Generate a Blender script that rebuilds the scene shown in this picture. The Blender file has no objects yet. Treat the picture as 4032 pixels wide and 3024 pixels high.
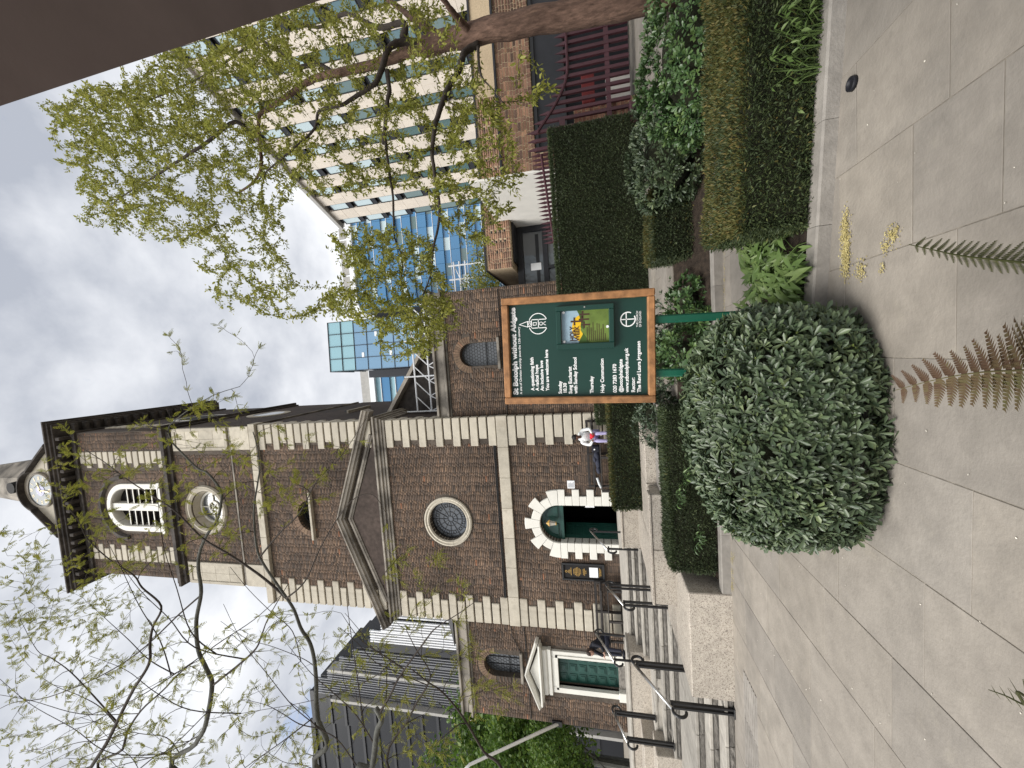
import bpy, math, random
import numpy as np
from mathutils import Vector, Matrix
random.seed(7); RNG = np.random.default_rng(7)
SC = bpy.context.scene
COL = SC.collection
R = math.radians
PI = math.pi

# ------------------------------------------------------------------ camera
F_PX, PITCH, ROLL, YAW, EYE = 1514.0, .21201, -.052686, .070652, Vector((0, 0, 1.6))
_fw = Vector((-math.sin(YAW)*math.cos(PITCH), math.cos(YAW)*math.cos(PITCH), math.sin(PITCH)))
_r = Vector((math.cos(YAW), math.sin(YAW), 0)); _u = _r.cross(_fw)
RIGHT = math.cos(ROLL)*_r + math.sin(ROLL)*_u
UP = -math.sin(ROLL)*_r + math.cos(ROLL)*_u
cam_d = bpy.data.cameras.new('camera'); cam = bpy.data.objects.new('camera', cam_d); COL.objects.link(cam)
cam_d.sensor_fit = 'HORIZONTAL'; cam_d.sensor_width = 36; cam_d.lens = F_PX/4032*36
cam_d.clip_start = .05; cam_d.clip_end = 3000
X_, Y_, Z_ = -UP, RIGHT, -_fw                     # the photograph was taken with the phone on its side
cam.matrix_world = Matrix(((X_.x, Y_.x, Z_.x, EYE.x), (X_.y, Y_.y, Z_.y, EYE.y), (X_.z, Y_.z, Z_.z, EYE.z), (0, 0, 0, 1)))
SC.camera = cam

# ------------------------------------------------------------------ sky, sun, exposure
SUN_EL, SUN_AZ = R(52), R(215)                    # azimuth from +Y towards +X
w = bpy.data.worlds.new('World'); SC.world = w; w.use_nodes = True
nt = w.node_tree; nt.nodes.clear()
def wn(t, **k):
    n = nt.nodes.new(t)
    for a, b in k.items(): setattr(n, a, b)
    return n
wo = wn('ShaderNodeOutputWorld'); sky = wn('ShaderNodeTexSky', sky_type='NISHITA', sun_disc=False, sun_elevation=SUN_EL, sun_rotation=SUN_AZ)
b1 = wn('ShaderNodeBackground'); b1.inputs['Strength'].default_value = .15
b2 = wn('ShaderNodeBackground'); b2.inputs['Strength'].default_value = 1.0
mx = wn('ShaderNodeMixShader'); tc = wn('ShaderNodeTexCoord')
mp = wn('ShaderNodeMapping'); mp.inputs['Scale'].default_value = (1.5, 1.5, 2.6); mp.inputs['Location'].default_value = (.35, .15, .4)
n1 = wn('ShaderNodeTexNoise'); n1.inputs['Scale'].default_value = 2.1; n1.inputs['Detail'].default_value = 9; n1.inputs['Roughness'].default_value = .58
n2 = wn('ShaderNodeTexNoise'); n2.inputs['Scale'].default_value = 1.9; n2.inputs['Detail'].default_value = 8; n2.inputs['Roughness'].default_value = .55
cr = wn('ShaderNodeValToRGB'); cr.color_ramp.elements[0].position = .36; cr.color_ramp.elements[1].position = .43; cr.color_ramp.elements[0].color = (.22, .22, .22, 1)
cc = wn('ShaderNodeValToRGB')
cc.color_ramp.elements[0].position = .36; cc.color_ramp.elements[0].color = (.29, .31, .355, 1)
cc.color_ramp.elements[1].position = .66; cc.color_ramp.elements[1].color = (.62, .63, .65, 1)
nt.links.new(tc.outputs['Generated'], mp.inputs['Vector'])
nt.links.new(mp.outputs[0], n1.inputs['Vector']); nt.links.new(mp.outputs[0], n2.inputs['Vector'])
sep = wn('ShaderNodeSeparateXYZ'); nt.links.new(tc.outputs['Generated'], sep.inputs[0])
mr = wn('ShaderNodeMapRange'); mr.inputs['From Min'].default_value = .25; mr.inputs['From Max'].default_value = .95
mr.inputs['To Min'].default_value = .17; mr.inputs['To Max'].default_value = -.10
nt.links.new(sep.outputs['Z'], mr.inputs['Value'])
ad = wn('ShaderNodeMath', operation='ADD'); nt.links.new(n2.outputs['Fac'], ad.inputs[0]); nt.links.new(mr.outputs[0], ad.inputs[1])
m2 = wn('ShaderNodeMapRange'); m2.inputs['From Min'].default_value = .35; m2.inputs['From Max'].default_value = .85; m2.inputs['To Min'].default_value = -.05; m2.inputs['To Max'].default_value = .13
nt.links.new(sep.outputs['Z'], m2.inputs['Value']); a2 = wn('ShaderNodeMath', operation='ADD'); nt.links.new(n1.outputs['Fac'], a2.inputs[0]); nt.links.new(m2.outputs[0], a2.inputs[1]); nt.links.new(a2.outputs[0], cr.inputs[0])
nt.links.new(ad.outputs[0], cc.inputs[0]); nt.links.new(cc.outputs[0], b2.inputs['Color'])
nt.links.new(sky.outputs[0], b1.inputs['Color'])
nt.links.new(cr.outputs[0], mx.inputs[0]); nt.links.new(b1.outputs[0], mx.inputs[1]); nt.links.new(b2.outputs[0], mx.inputs[2])
nt.links.new(mx.outputs[0], wo.inputs[0])
sl = bpy.data.lights.new('sun', 'SUN'); sl.energy = 2.8; sl.angle = R(35); sl.color = (1, .97, .92)
so = bpy.data.objects.new('sun', sl); COL.objects.link(so)
sd = Vector((math.sin(SUN_AZ)*math.cos(SUN_EL), math.cos(SUN_AZ)*math.cos(SUN_EL), math.sin(SUN_EL)))
so.rotation_euler = sd.to_track_quat('Z', 'Y').to_euler(); so.location = sd*50
SC.view_settings.view_transform = 'Standard'; SC.view_settings.look = 'None'
SC.view_settings.exposure = .8; SC.view_settings.gamma = 1; SC.view_settings.use_curve_mapping = False
SC.render.engine = 'CYCLES'
SC.cycles.max_bounces = 6; SC.cycles.transparent_max_bounces = 6
SC.cycles.diffuse_bounces = 3; SC.cycles.glossy_bounces = 3

# ------------------------------------------------------------------ helpers
def at(x, y, Y):                                   # a photograph pixel -> the world point at depth Y
    u, v = 3024-y-1512, x-2016
    d = RIGHT*u - UP*v + _fw*F_PX
    return EYE + d*((Y-EYE.y)/d.y)
S_ = 4032/2212
def ad_(x, y, Y): return at(x*S_, y*S_, Y)         # the same from a 2212-wide view
W = {}
def tag(o, label=None, cat=None, group=None, kind=None):
    if label: o['label'] = label
    if cat: o['category'] = cat
    if group: o['group'] = group
    if kind: o['kind'] = kind
    return o
def thing(name, label, cat, loc=(0, 0, 0), rot=(0, 0, 0), group=None, local=False):
    o = bpy.data.objects.new(name, None); COL.objects.link(o); o.location = loc; o.rotation_euler = rot
    o.empty_display_size = .2
    W[o] = Vector((0, 0, 0)) if local else Vector(loc)
    return tag(o, label, cat, group)
def obj(name, me, mat, parent=None, smooth=False, loc=None):
    if mat is not None and not me.materials: me.materials.append(mat)
    o = bpy.data.objects.new(name, me); COL.objects.link(o)
    if parent is not None:
        o.parent = parent; W[o] = W[parent]
    else: W[o] = Vector((0, 0, 0))
    if loc is not None: o.location = Vector(loc) - W[o]; 
    if smooth: me.shade_smooth()
    return o
def rnd_attr(me, vals):
    a = me.attributes.new('rnd', 'FLOAT', 'FACE'); a.data.foreach_set('value', np.asarray(vals, np.float32))
def np_mesh(name, V, F, rnd=None):
    V = np.asarray(V, np.float32); F = np.asarray(F, np.int32)
    me = bpy.data.meshes.new(name); n, k = F.shape
    me.vertices.add(len(V)); me.vertices.foreach_set('co', V.ravel())
    me.loops.add(n*k); me.loops.foreach_set('vertex_index', F.ravel())
    me.polygons.add(n); me.polygons.foreach_set('loop_start', np.arange(0, n*k, k, dtype=np.int32))
    if rnd is not None: rnd_attr(me, rnd)
    me.update(calc_edges=True)
    return me
class MB:
    def __init__(s): s.v = []; s.f = []; s.r = []
    def add(s, vs, fs, r=.5):
        o = len(s.v); s.v += [tuple(a) for a in vs]; s.f += [tuple(i+o for i in f) for f in fs]; s.r += [r]*len(fs); return s
    def box(s, x0, x1, y0, y1, z0, z1, r=.5, c=0):
        if c:                                       # bevelled
            x0, x1 = min(x0, x1), max(x0, x1); y0, y1 = min(y0, y1), max(y0, y1); z0, z1 = min(z0, z1), max(z0, z1)
            v = []; 
            for (X, sx) in ((x0, 1), (x1, -1)):
                for (Y, sy) in ((y0, 1), (y1, -1)):
                    for (Z, sz) in ((z0, 1), (z1, -1)):
                        v += [(X, Y+sy*c, Z+sz*c), (X+sx*c, Y, Z+sz*c), (X+sx*c, Y+sy*c, Z)]
            I = lambda a, b, d, k: (a*4+b*2+d)*3+k
            f = []
            f += [(I(0,0,0,0), I(0,0,1,0), I(0,1,1,0), I(0,1,0,0)), (I(1,0,0,0), I(1,1,0,0), I(1,1,1,0), I(1,0,1,0))]
            f += [(I(0,0,0,1), I(1,0,0,1), I(1,0,1,1), I(0,0,1,1)), (I(0,1,0,1), I(0,1,1,1), I(1,1,1,1), I(1,1,0,1))]
            f += [(I(0,0,0,2), I(0,1,0,2), I(1,1,0,2), I(1,0,0,2)), (I(0,0,1,2), I(1,0,1,2), I(1,1,1,2), I(0,1,1,2))]
            for a in (0, 1):
                for b in (0, 1):
                    f.append((I(a,b,0,0), I(a,b,1,0), I(a,b,1,1), I(a,b,0,1)))
                    f.append((I(a,0,b,0), I(a,1,b,0), I(a,1,b,2), I(a,0,b,2)))
                    f.append((I(0,a,b,1), I(1,a,b,1), I(1,a,b,2), I(0,a,b,2)))
                    for d in (0, 1): f.append((I(a,b,d,0), I(a,b,d,1), I(a,b,d,2)))
            return s.add(v, f, r)
        v = [(x, y, z) for x in (x0, x1) for y in (y0, y1) for z in (z0, z1)]
        return s.add(v, [(0,1,3,2), (4,6,7,5), (0,4,5,1), (2,3,7,6), (0,2,6,4), (1,5,7,3)], r)
    def quad(s, a, b, c, d, r=.5): return s.add([a, b, c, d], [(0, 1, 2, 3)], r)
    def prism_y(s, poly, y0, y1, r=.5):             # (x,z) outline pushed along y
        n = len(poly); v = [(x, y0, z) for x, z in poly]+[(x, y1, z) for x, z in poly]
        return s.add(v, [tuple(range(n)), tuple(range(2*n-1, n-1, -1))]+[(i, (i+1) % n, n+(i+1) % n, n+i) for i in range(n)], r)
    def prism_x(s, poly, x0, x1, r=.5):             # (y,z) outline pushed along x
        n = len(poly); v = [(x0, y, z) for y, z in poly]+[(x1, y, z) for y, z in poly]
        return s.add(v, [tuple(range(n)), tuple(range(2*n-1, n-1, -1))]+[(i, (i+1) % n, n+(i+1) % n, n+i) for i in range(n)], r)
    def prism_z(s, poly, z0, z1, r=.5):
        n = len(poly); v = [(x, y, z0) for x, y in poly]+[(x, y, z1) for x, y in poly]
        return s.add(v, [tuple(range(n)), tuple(range(2*n-1, n-1, -1))]+[(i, (i+1) % n, n+(i+1) % n, n+i) for i in range(n)], r)
    def tube(s, pts, rad, n=8, r=.5, cap=True):
        pts = [Vector(p) for p in pts]; m = len(pts)
        if not hasattr(rad, '__len__'): rad = [rad]*m
        ref = None; rings = []
        for i, p in enumerate(pts):
            t = (pts[min(i+1, m-1)]-pts[max(i-1, 0)]).normalized()
            if ref is None: ref = t.orthogonal().normalized()
            ref = (ref-t*ref.dot(t)); ref = ref.normalized() if ref.length > 1e-6 else t.orthogonal().normalized()
            b = t.cross(ref)
            rings.append([p+(ref*math.cos(2*PI*k/n)+b*math.sin(2*PI*k/n))*rad[i] for k in range(n)])
        v = [q for g in rings for q in g]; f = []
        for i in range(m-1):
            for k in range(n): f.append((i*n+k, i*n+(k+1) % n, (i+1)*n+(k+1) % n, (i+1)*n+k))
        if cap: f += [tuple(range(n-1, -1, -1)), tuple((m-1)*n+k for k in range(n))]
        return s.add(v, f, r)
    def ring(s, cx, cz, prof, n=48, a0=0, a1=2*PI, r=.5, closed=True):   # prof: (radius, y) loop swept about a y axis
        full = abs(a1-a0-2*PI) < 1e-6; m = len(prof); N = n if full else n+1; v = []
        for i in range(N):
            a = a0+(a1-a0)*i/n
            v += [(cx+q*math.cos(a), y, cz+q*math.sin(a)) for q, y in prof]
        f = []
        for i in range(n):
            j = (i+1) % N
            for k in range(m if closed else m-1): f.append((i*m+k, j*m+k, j*m+(k+1) % m, i*m+(k+1) % m))
        if not full and closed: f += [tuple(range(m)), tuple((N-1)*m+k for k in range(m-1, -1, -1))]
        return s.add(v, f, r)
    def lathe(s, cx, cy, prof, n=24, r=.5):         # prof: (radius, z)
        m = len(prof); v = []
        for i in range(n):
            a = 2*PI*i/n; v += [(cx+q*math.cos(a), cy+q*math.sin(a), z) for q, z in prof]
        return s.add(v, [(i*m+k, ((i+1) % n)*m+k, ((i+1) % n)*m+k+1, i*m+k+1) for i in range(n) for k in range(m-1)], r)
    def mesh(s, name, org=Vector((0, 0, 0))):
        me = bpy.data.meshes.new(name)
        me.from_pydata([(a[0]-org.x, a[1]-org.y, a[2]-org.z) for a in s.v], [], s.f)
        rnd_attr(me, s.r); return me
    def build(s, name, mat, parent=None, smooth=False):
        return obj(name, s.mesh(name, W[parent] if parent is not None else Vector((0, 0, 0))), mat, parent, smooth)
def copies(name, me, mat, parent, locs, kind=None, scales=None, rots=None):   # alike pieces share one mesh
    out = []
    if mat is not None and not me.materials: me.materials.append(mat)
    for i, p in enumerate(locs):
        o = bpy.data.objects.new(name, me); COL.objects.link(o); o.parent = parent; W[o] = W[parent]
        o.location = Vector(p)-W[parent]
        if scales is not None: o.scale = scales[i]
        if rots is not None: o.rotation_euler = rots[i]
        out.append(o)
    return out
def struct(o): o['kind'] = 'structure'; return o
def stuff(o): o['kind'] = 'stuff'; return o

# ------------------------------------------------------------------ materials
def mat(name, stops, rough=.8, noise=(6, .25), big=(.5, .15), rnd=.0, obr=.0, bump=(60, .15), spec=.3, metal=0, dark=None, specks=None, alpha=None, transl=0, coat=0, stretch=None, wear=None):
    """stops: one colour, or a list of (pos, colour) read along the per-face 'rnd' value"""
    m = bpy.data.materials.new(name); m.use_nodes = True; t = m.node_tree; N = t.nodes; L = t.links
    p = N['Principled BSDF']; p.inputs['Roughness'].default_value = rough; p.inputs['Metallic'].default_value = metal
    p.inputs['Specular IOR Level'].default_value = spec
    if coat: p.inputs['Coat Weight'].default_value = coat; p.inputs['Coat Roughness'].default_value = .1
    c = N.new('ShaderNodeTexCoord'); vec = c.outputs['Object']
    if stretch:
        q = N.new('ShaderNodeMapping'); q.inputs['Scale'].default_value = stretch; L.new(vec, q.inputs[0]); vec = q.outputs[0]
    at_ = N.new('ShaderNodeAttribute'); at_.attribute_name = 'rnd'
    if isinstance(stops, list):
        r = N.new('ShaderNodeValToRGB'); e = r.color_ramp.elements
        while len(e) < len(stops): e.new(.5)
        for k, (ps, co) in enumerate(stops): e[k].position = ps; e[k].color = (*co, 1)
        L.new(at_.outputs['Fac'], r.inputs[0]); col = r.outputs[0]
    else:
        r = N.new('ShaderNodeRGB'); r.outputs[0].default_value = (*stops, 1); col = r.outputs[0]
    def mul(col, fac_socket, lo, hi, fmin=.3, fmax=.7):
        k = N.new('ShaderNodeMapRange'); k.inputs['From Min'].default_value = fmin; k.inputs['From Max'].default_value = fmax
        k.inputs['To Min'].default_value = lo; k.inputs['To Max'].default_value = hi; L.new(fac_socket, k.inputs['Value'])
        v = N.new('ShaderNodeVectorMath'); v.operation = 'SCALE'; L.new(col, v.inputs[0]); L.new(k.outputs[0], v.inputs['Scale']); return v.outputs[0]
    def nz(scale, det=4, ro=.55):
        n = N.new('ShaderNodeTexNoise'); n.inputs['Scale'].default_value = scale; n.inputs['Detail'].default_value = det; n.inputs['Roughness'].default_value = ro
        L.new(vec, n.inputs['Vector']); return n.outputs['Fac']
    if noise: col = mul(col, nz(noise[0], 5), 1-noise[1], 1+noise[1])
    if big: col = mul(col, nz(big[0], 3), 1-big[1], 1+big[1])
    if rnd: col = mul(col, at_.outputs['Fac'], 1-rnd, 1+rnd, 0, 1)
    if obr:
        oi = N.new('ShaderNodeObjectInfo'); col = mul(col, oi.outputs['Random'], 1-obr, 1+obr, 0, 1)
    def blend(col, fac, c2):
        x = N.new('ShaderNodeMix'); x.data_type = 'RGBA'; L.new(fac, x.inputs['Factor']); L.new(col, x.inputs[6]); x.inputs[7].default_value = (*c2, 1); return x.outputs[2]
    def thr(f, a, b, top=1):
        k = N.new('ShaderNodeMapRange'); k.inputs['From Min'].default_value = a; k.inputs['From Max'].default_value = b; k.inputs['To Max'].default_value = top; L.new(f, k.inputs['Value']); return k.outputs[0]
    for d in (dark if isinstance(dark, list) else [dark] if dark else []):     # (scale, from, to, amount, colour) weathering with its own shape
        col = blend(col, thr(nz(d[0], 6, .65), d[1], d[2], d[3]), d[4])
    for s in (specks or []):
        vo = N.new('ShaderNodeTexVoronoi'); vo.inputs['Scale'].default_value = s[0]; L.new(vec, vo.inputs['Vector'])
        cx = N.new('ShaderNodeSeparateColor'); L.new(vo.outputs['Color'], cx.inputs[0])
        col = blend(col, thr(cx.outputs[0], s[1], s[1]+.05, s[3]), s[2])
    L.new(col, p.inputs['Base Color'])
    if bump:
        b = N.new('ShaderNodeBump'); b.inputs['Strength'].default_value = bump[1]; b.inputs['Distance'].default_value = .02
        L.new(nz(bump[0], 5, .6), b.inputs['Height']); L.new(b.outputs[0], p.inputs['Normal'])
    if transl:
        tr = N.new('ShaderNodeBsdfTranslucent'); L.new(col, tr.inputs['Color']); ms = N.new('ShaderNodeMixShader'); ms.inputs[0].default_value = transl
        L.new(p.outputs[0], ms.inputs[1]); L.new(tr.outputs[0], ms.inputs[2]); L.new(ms.outputs[0], N['Material Output'].inputs['Surface'])
    return m
def glass_mat(name, tint, rough=.05, refl=.5):
    m = bpy.data.materials.new(name); m.use_nodes = True; p = m.node_tree.nodes['Principled BSDF']
    p.inputs['Base Color'].default_value = (*tint, 1); p.inputs['Roughness'].default_value = rough; p.inputs['Specular IOR Level'].default_value = refl
    p.inputs['Coat Weight'].default_value = .6; p.inputs['Coat Roughness'].default_value = .02
    return m
SOOT = (.022, .019, .017)
M = {}
M['brick'] = mat('old_brick', [(0, (.062, .049, .041)), (.3, (.102, .073, .056)), (.6, (.138, .094, .067)), (.85, (.175, .115, .078)), (.97, (.21, .148, .10)), (1, (.25, .12, .07))], .9, (9, .3), (.45, .42), dark=[(.25, .48, .72, .7, SOOT), (1.1, .6, .8, .4, SOOT)], bump=(50, .3))
M['mortar'] = mat('lime_mortar', (.088, .071, .057), .95, (12, .3), (.4, .35), dark=(.3, .45, .7, .7, SOOT), bump=(80, .3))
M['dark_brick'] = mat('shaded_side_brick', (.06, .045, .038), .95, (7, .3), (.4, .3), dark=(.3, .45, .7, .6, SOOT))  # darker than the front brick; side-wall shade is put into the colour
M['stone'] = mat('portland_stone', (.46, .42, .345), .85, (5, .12), (.6, .14), rnd=.1, obr=.1, dark=[(1.6, .52, .78, .6, (.2, .165, .12)), (5, .58, .75, .4, (.13, .105, .08))], bump=(30, .15))
M['old_stone'] = mat('sooted_stone', (.30, .27, .23), .9, (4, .25), (.7, .25), obr=.1, dark=[(1.0, .44, .62, .85, (.05, .045, .04)), (5, .58, .75, .5, (.03, .03, .027))], bump=(25, .25))
M['black_stone_and_shade'] = mat('black_crust_and_shade', (.075, .066, .06), .95, (5, .3), (.8, .3), dark=(2, .45, .65, .7, (.02, .018, .017)), bump=(25, .3))  # crusted stone; its black also stands for shaded louvre undersides
M['white'] = mat('white_masonry_paint', (.66, .645, .59), .6, (4, .04), (.8, .05), obr=.03, dark=(9, .66, .8, .25, (.35, .32, .27)), bump=(40, .06))
M['green_paint'] = mat('dark_green_gloss', (.012, .055, .043), .35, (5, .12), (1, .1), bump=(30, .05), spec=.5)
M['post_green'] = mat('post_green_gloss', (.008, .085, .05), .35, (5, .12), (1, .1), bump=(30, .05), spec=.5)
M['board_green'] = mat('board_green', (.008, .04, .031), .4, (3, .06), (1, .06), bump=(60, .02), spec=.4)
M['granite'] = mat('speckled_granite', (.43, .385, .325), .75, (9, .12), (.9, .12), rnd=.06, specks=[(95, .84, (.13, .105, .09), .75), (170, .80, (.2, .165, .14), .7), (60, .9, (.55, .5, .42), .5)], dark=[(2.5, .55, .8, .35, (.2, .18, .15)), (16, .6, .72, .5, (.14, .115, .1))], bump=(90, .2))
M['step'] = mat('step_stone', (.36, .335, .295), .85, (8, .18), (.8, .15), rnd=.1, obr=.12, dark=[(3, .55, .8, .4, (.14, .125, .11))], bump=(50, .3))
M['riser'] = mat('rough_riser_stone', (.20, .185, .165), .9, (7, .35), (.8, .2), obr=.15, rnd=.1, dark=[(9, .5, .7, .6, (.07, .065, .06))], bump=(28, .9), stretch=(1, 1, 2.2))
M['slab'] = mat('york_stone', [(0, (.245, .222, .194)), (.5, (.264, .237, .204)), (1, (.28, .25, .212))], .8, (7, .12), (1.2, .12), obr=.06, dark=[(1.4, .52, .75, .5, (.17, .158, .142)), (.7, .5, .7, .5, (.17, .15, .122)), (5, .6, .78, .4, (.13, .115, .098)), (14, .62, .8, .25, (.16, .145, .125)), (3.2, .6, .8, .3, (.4, .36, .28))], bump=(45, .22))
M['kerb'] = mat('kerb_stone', (.26, .24, .215), .85, (8, .15), (1, .15), obr=.12, dark=(2.5, .5, .75, .5, (.13, .12, .11)), bump=(50, .25))
M['joint'] = mat('joint_grit', (.23, .205, .17), .95, (20, .3), (1, .25), bump=(90, .4))
M['soil'] = mat('garden_soil', (.035, .025, .018), .95, (15, .5), (2, .3), bump=(40, 1))
M['black_metal'] = mat('black_iron', (.012, .012, .013), .4, (8, .2), None, bump=(30, .05), spec=.5)
M['steel'] = mat('worn_steel', (.55, .54, .52), .28, (10, .1), None, bump=None, metal=1)
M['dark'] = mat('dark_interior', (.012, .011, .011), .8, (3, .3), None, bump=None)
M['oak'] = mat('oak_frame', (.30, .145, .06), .5, (5, .35), (1.5, .2), obr=.15, bump=(20, .15), stretch=(3, 3, 3), spec=.35)
M['lead_glass'] = glass_mat('leaded_glass', (.085, .092, .1), .3, .4)
M['win_glass'] = glass_mat('office_glass', (.09, .15, .15), .06, .8)
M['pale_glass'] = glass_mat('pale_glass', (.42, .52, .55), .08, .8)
M['blue_glass'] = glass_mat('blue_glass', (.06, .19, .36), .12, .5)
M['tower_glass'] = glass_mat('tower_glass', (.17, .30, .44), .1, .7)
M['cyan_glass'] = glass_mat('cyan_glass', (.26, .44, .50), .1, .7)
M['dark_glass'] = mat('dark_glass', (.012, .013, .016), .35, None, None, bump=None, spec=.25)
M['beige'] = mat('cream_limestone', (.60, .54, .465), .8, (3, .05), (.3, .06), obr=.06, bump=(30, .05))
M['render_white'] = mat('white_render', (.72, .70, .65), .85, (3, .05), (.6, .06), dark=(1.5, .6, .8, .2, (.5, .47, .42)), bump=(50, .06))
M['pav_brick'] = mat('pavilion_brick', [(0, (.075, .05, .04)), (.3, (.15, .085, .06)), (.7, (.23, .13, .085)), (1, (.30, .17, .10))], .88, (14, .2), None, obr=.35, bump=(60, .25))
M['pav_mortar'] = mat('buff_mortar', (.42, .33, .22), .95, (20, .15), (1, .12), bump=(80, .2))
M['red_brick'] = mat('plinth_brick', [(0, (.18, .085, .06)), (.5, (.27, .13, .09)), (1, (.36, .2, .14))], .9, (12, .25), None, obr=.3, bump=(50, .3))
M['maroon'] = mat('maroon_paint', (.055, .018, .024), .5, (6, .15), (1, .1), obr=.1, bump=(30, .06), spec=.4)
M['charcoal'] = mat('charcoal_cladding', (.022, .023, .027), .5, (4, .15), None, bump=None)
M['fin'] = mat('pale_fin', (.72, .73, .75), .4, None, None, bump=None)
M['grey_fin'] = mat('grey_fin', (.22, .225, .24), .4, None, None, bump=None)
M['grey_clad'] = mat('grey_cladding', (.33, .32, .30), .6, (2, .1), None, bump=None)
M['bark'] = mat('red_brown_bark', (.12, .074, .055), .95, (14, .4), (2, .25), dark=[(9, .5, .65, .55, (.055, .032, .024)), (5, .62, .75, .5, (.26, .17, .11))], bump=(16, 1), stretch=(2.2, 2.2, .6))
M['twig'] = mat('dark_twig', (.045, .036, .03), .9, (10, .3), None, bump=(30, .4))
M['grey_bark'] = mat('grey_green_bark', (.085, .085, .075), .9, (9, .3), (2, .2), dark=(5, .55, .7, .5, (.035, .035, .03)), bump=(30, .5))
def leafm(name, stops, rough=.5, tr=.25, spec=.35): return mat(name, stops, rough, None, (1.6, .16), bump=None, spec=spec, transl=tr)
M['yew'] = leafm('yew_needles', [(0, (.026, .038, .019)), (.6, (.056, .076, .034)), (1, (.10, .122, .052))], .6, .12)
M['yew_top'] = leafm('yew_new_tips', [(0, (.035, .05, .014)), (.5, (.10, .10, .028)), (.85, (.16, .12, .035)), (1, (.21, .15, .055))], .6, .2)
M['yew_mid'] = leafm('clipped_yew', [(0, (.024, .036, .015)), (.6, (.052, .074, .028)), (.9, (.095, .115, .04)), (1, (.16, .145, .05))], .6, .15)
M['pitto'] = leafm('glossy_leaves', [(0, (.04, .064, .032)), (.5, (.078, .11, .054)), (.85, (.13, .168, .082)), (1, (.24, .30, .085))], .4, .12, .5)
M['pitto2'] = leafm('bright_glossy_leaves', [(0, (.04, .085, .028)), (.5, (.075, .135, .045)), (1, (.14, .21, .06))], .38, .18, .5)
M['laurel'] = leafm('grey_green_leaves', [(0, (.04, .065, .035)), (.5, (.085, .12, .07)), (1, (.17, .21, .13))], .4, .15, .5)
M['arum'] = leafm('fresh_green_leaves', [(0, (.10, .165, .045)), (.6, (.15, .225, .07)), (1, (.2, .27, .095))], .42, .35, .4)
M['maple'] = leafm('spring_leaves', [(0, (.18, .20, .035)), (.5, (.26, .27, .055)), (1, (.37, .355, .085))], .5, .45)
M['locust'] = leafm('feathery_spring_leaves', [(0, (.17, .19, .03)), (.5, (.26, .27, .045)), (1, (.37, .35, .07))], .55, .28)
M['tree_green'] = leafm('tree_leaves', [(0, (.04, .09, .014)), (.5, (.085, .155, .025)), (1, (.17, .24, .045))], .55, .4)
M['red_panel'] = mat('dull_red_panel', (.17, .03, .03), .6, None, None, bump=None)
M['shade_fill'] = mat('dark_shade_fill', (.024, .026, .014), 1, (12, .3), None, bump=(20, .6))  # dark fill inside foliage: shade between leaves put into the colour
M['fern'] = leafm('olive_fern', [(0, (.035, .04, .014)), (.6, (.075, .08, .025)), (1, (.13, .125, .045))], .7, .3)
M['fern_red'] = leafm('rusty_fern', [(0, (.10, .06, .036)), (.3, (.125, .092, .045)), (.6, (.12, .11, .045)), (1, (.10, .115, .04))], .7, .3)
M['pollen'] = mat('yellow_catkins', [(0, (.30, .24, .09)), (1, (.50, .43, .2))], .9, None, None, bump=None)
M['petal'] = mat('fallen_petals', (.75, .7, .6), .8, None, None, bump=None)
M['skin_dark'] = mat('brown_skin', (.13, .065, .045), .5, (20, .1), None, bump=None)
M['skin'] = mat('pale_skin', (.5, .3, .23), .5, (20, .06), None, bump=None)
M['hair'] = mat('black_hair', (.01, .009, .009), .6, None, None, bump=None)
M['hair_brown'] = mat('dark_brown_hair', (.03, .018, .013), .6, None, None, bump=None)
M['white_cloth'] = mat('white_cotton', (.72, .74, .74), .9, (14, .06), None, bump=(30, .3))
M['lilac'] = mat('lilac_cotton', (.36, .33, .52), .9, (14, .08), None, bump=(30, .3))
M['red_cloth'] = mat('red_cloth', (.55, .02, .035), .8, (14, .1), None, bump=(30, .3))
M['black_cloth'] = mat('black_cloth', (.016, .017, .024), .9, (14, .2), None, bump=(30, .4))
M['navy_cloth'] = mat('navy_cloth', (.03, .033, .05), .9, (14, .2), None, bump=(30, .4))
M['bench_wood'] = mat('dark_bench_timber', (.033, .029, .027), .75, (9, .3), None, obr=.2, bump=(30, .2))
M['paper'] = mat('white_paper', (.78, .79, .80), .7, None, None, bump=None)
M['ink'] = mat('grey_ink', (.16, .17, .2), .8, None, None, bump=None)
M['letter'] = mat('white_lettering', (.85, .86, .85), .5, None, None, bump=None)
M['gold'] = mat('gold_lettering', (.45, .28, .08), .5, None, None, bump=None)
M['clock'] = mat('slate_clock_dial', (.20, .225, .24), .5, (4, .08), None, bump=None)
M['clock_blue'] = mat('blue_enamel', (.02, .03, .22), .35, None, None, bump=None)
M['gilt'] = mat('gilding', (.72, .58, .30), .4, None, None, bump=None)
M['canopy'] = mat('grey_brown_board', (.21, .175, .18), .8, (3, .12), (1, .12), bump=(20, .1))
M['roof'] = mat('slate_roof', (.05, .048, .05), .8, (5, .25), None, bump=(30, .3))
M['sky_paper'] = mat('poster_sky', (.30, .42, .50), .5, (9, .15), None, bump=None)
M['sun_paper'] = mat('poster_yellow', (.72, .45, .02), .5, (9, .06), None, bump=None)
M['hill_paper'] = mat('poster_green', (.13, .19, .04), .5, (9, .3), None, bump=None)
M['hill_dark'] = mat('poster_dark_green', (.05, .10, .02), .5, (9, .2), None, bump=None)
M['brown_ink'] = mat('poster_brown', (.06, .03, .02), .5, None, None, bump=None)
M['rubber'] = mat('black_plastic', (.012, .012, .016), .5, (9, .2), None, bump=(20, .2))
M['terracotta'] = mat('terracotta', (.3, .13, .07), .8, (6, .2), None, bump=(40, .2))
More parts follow.
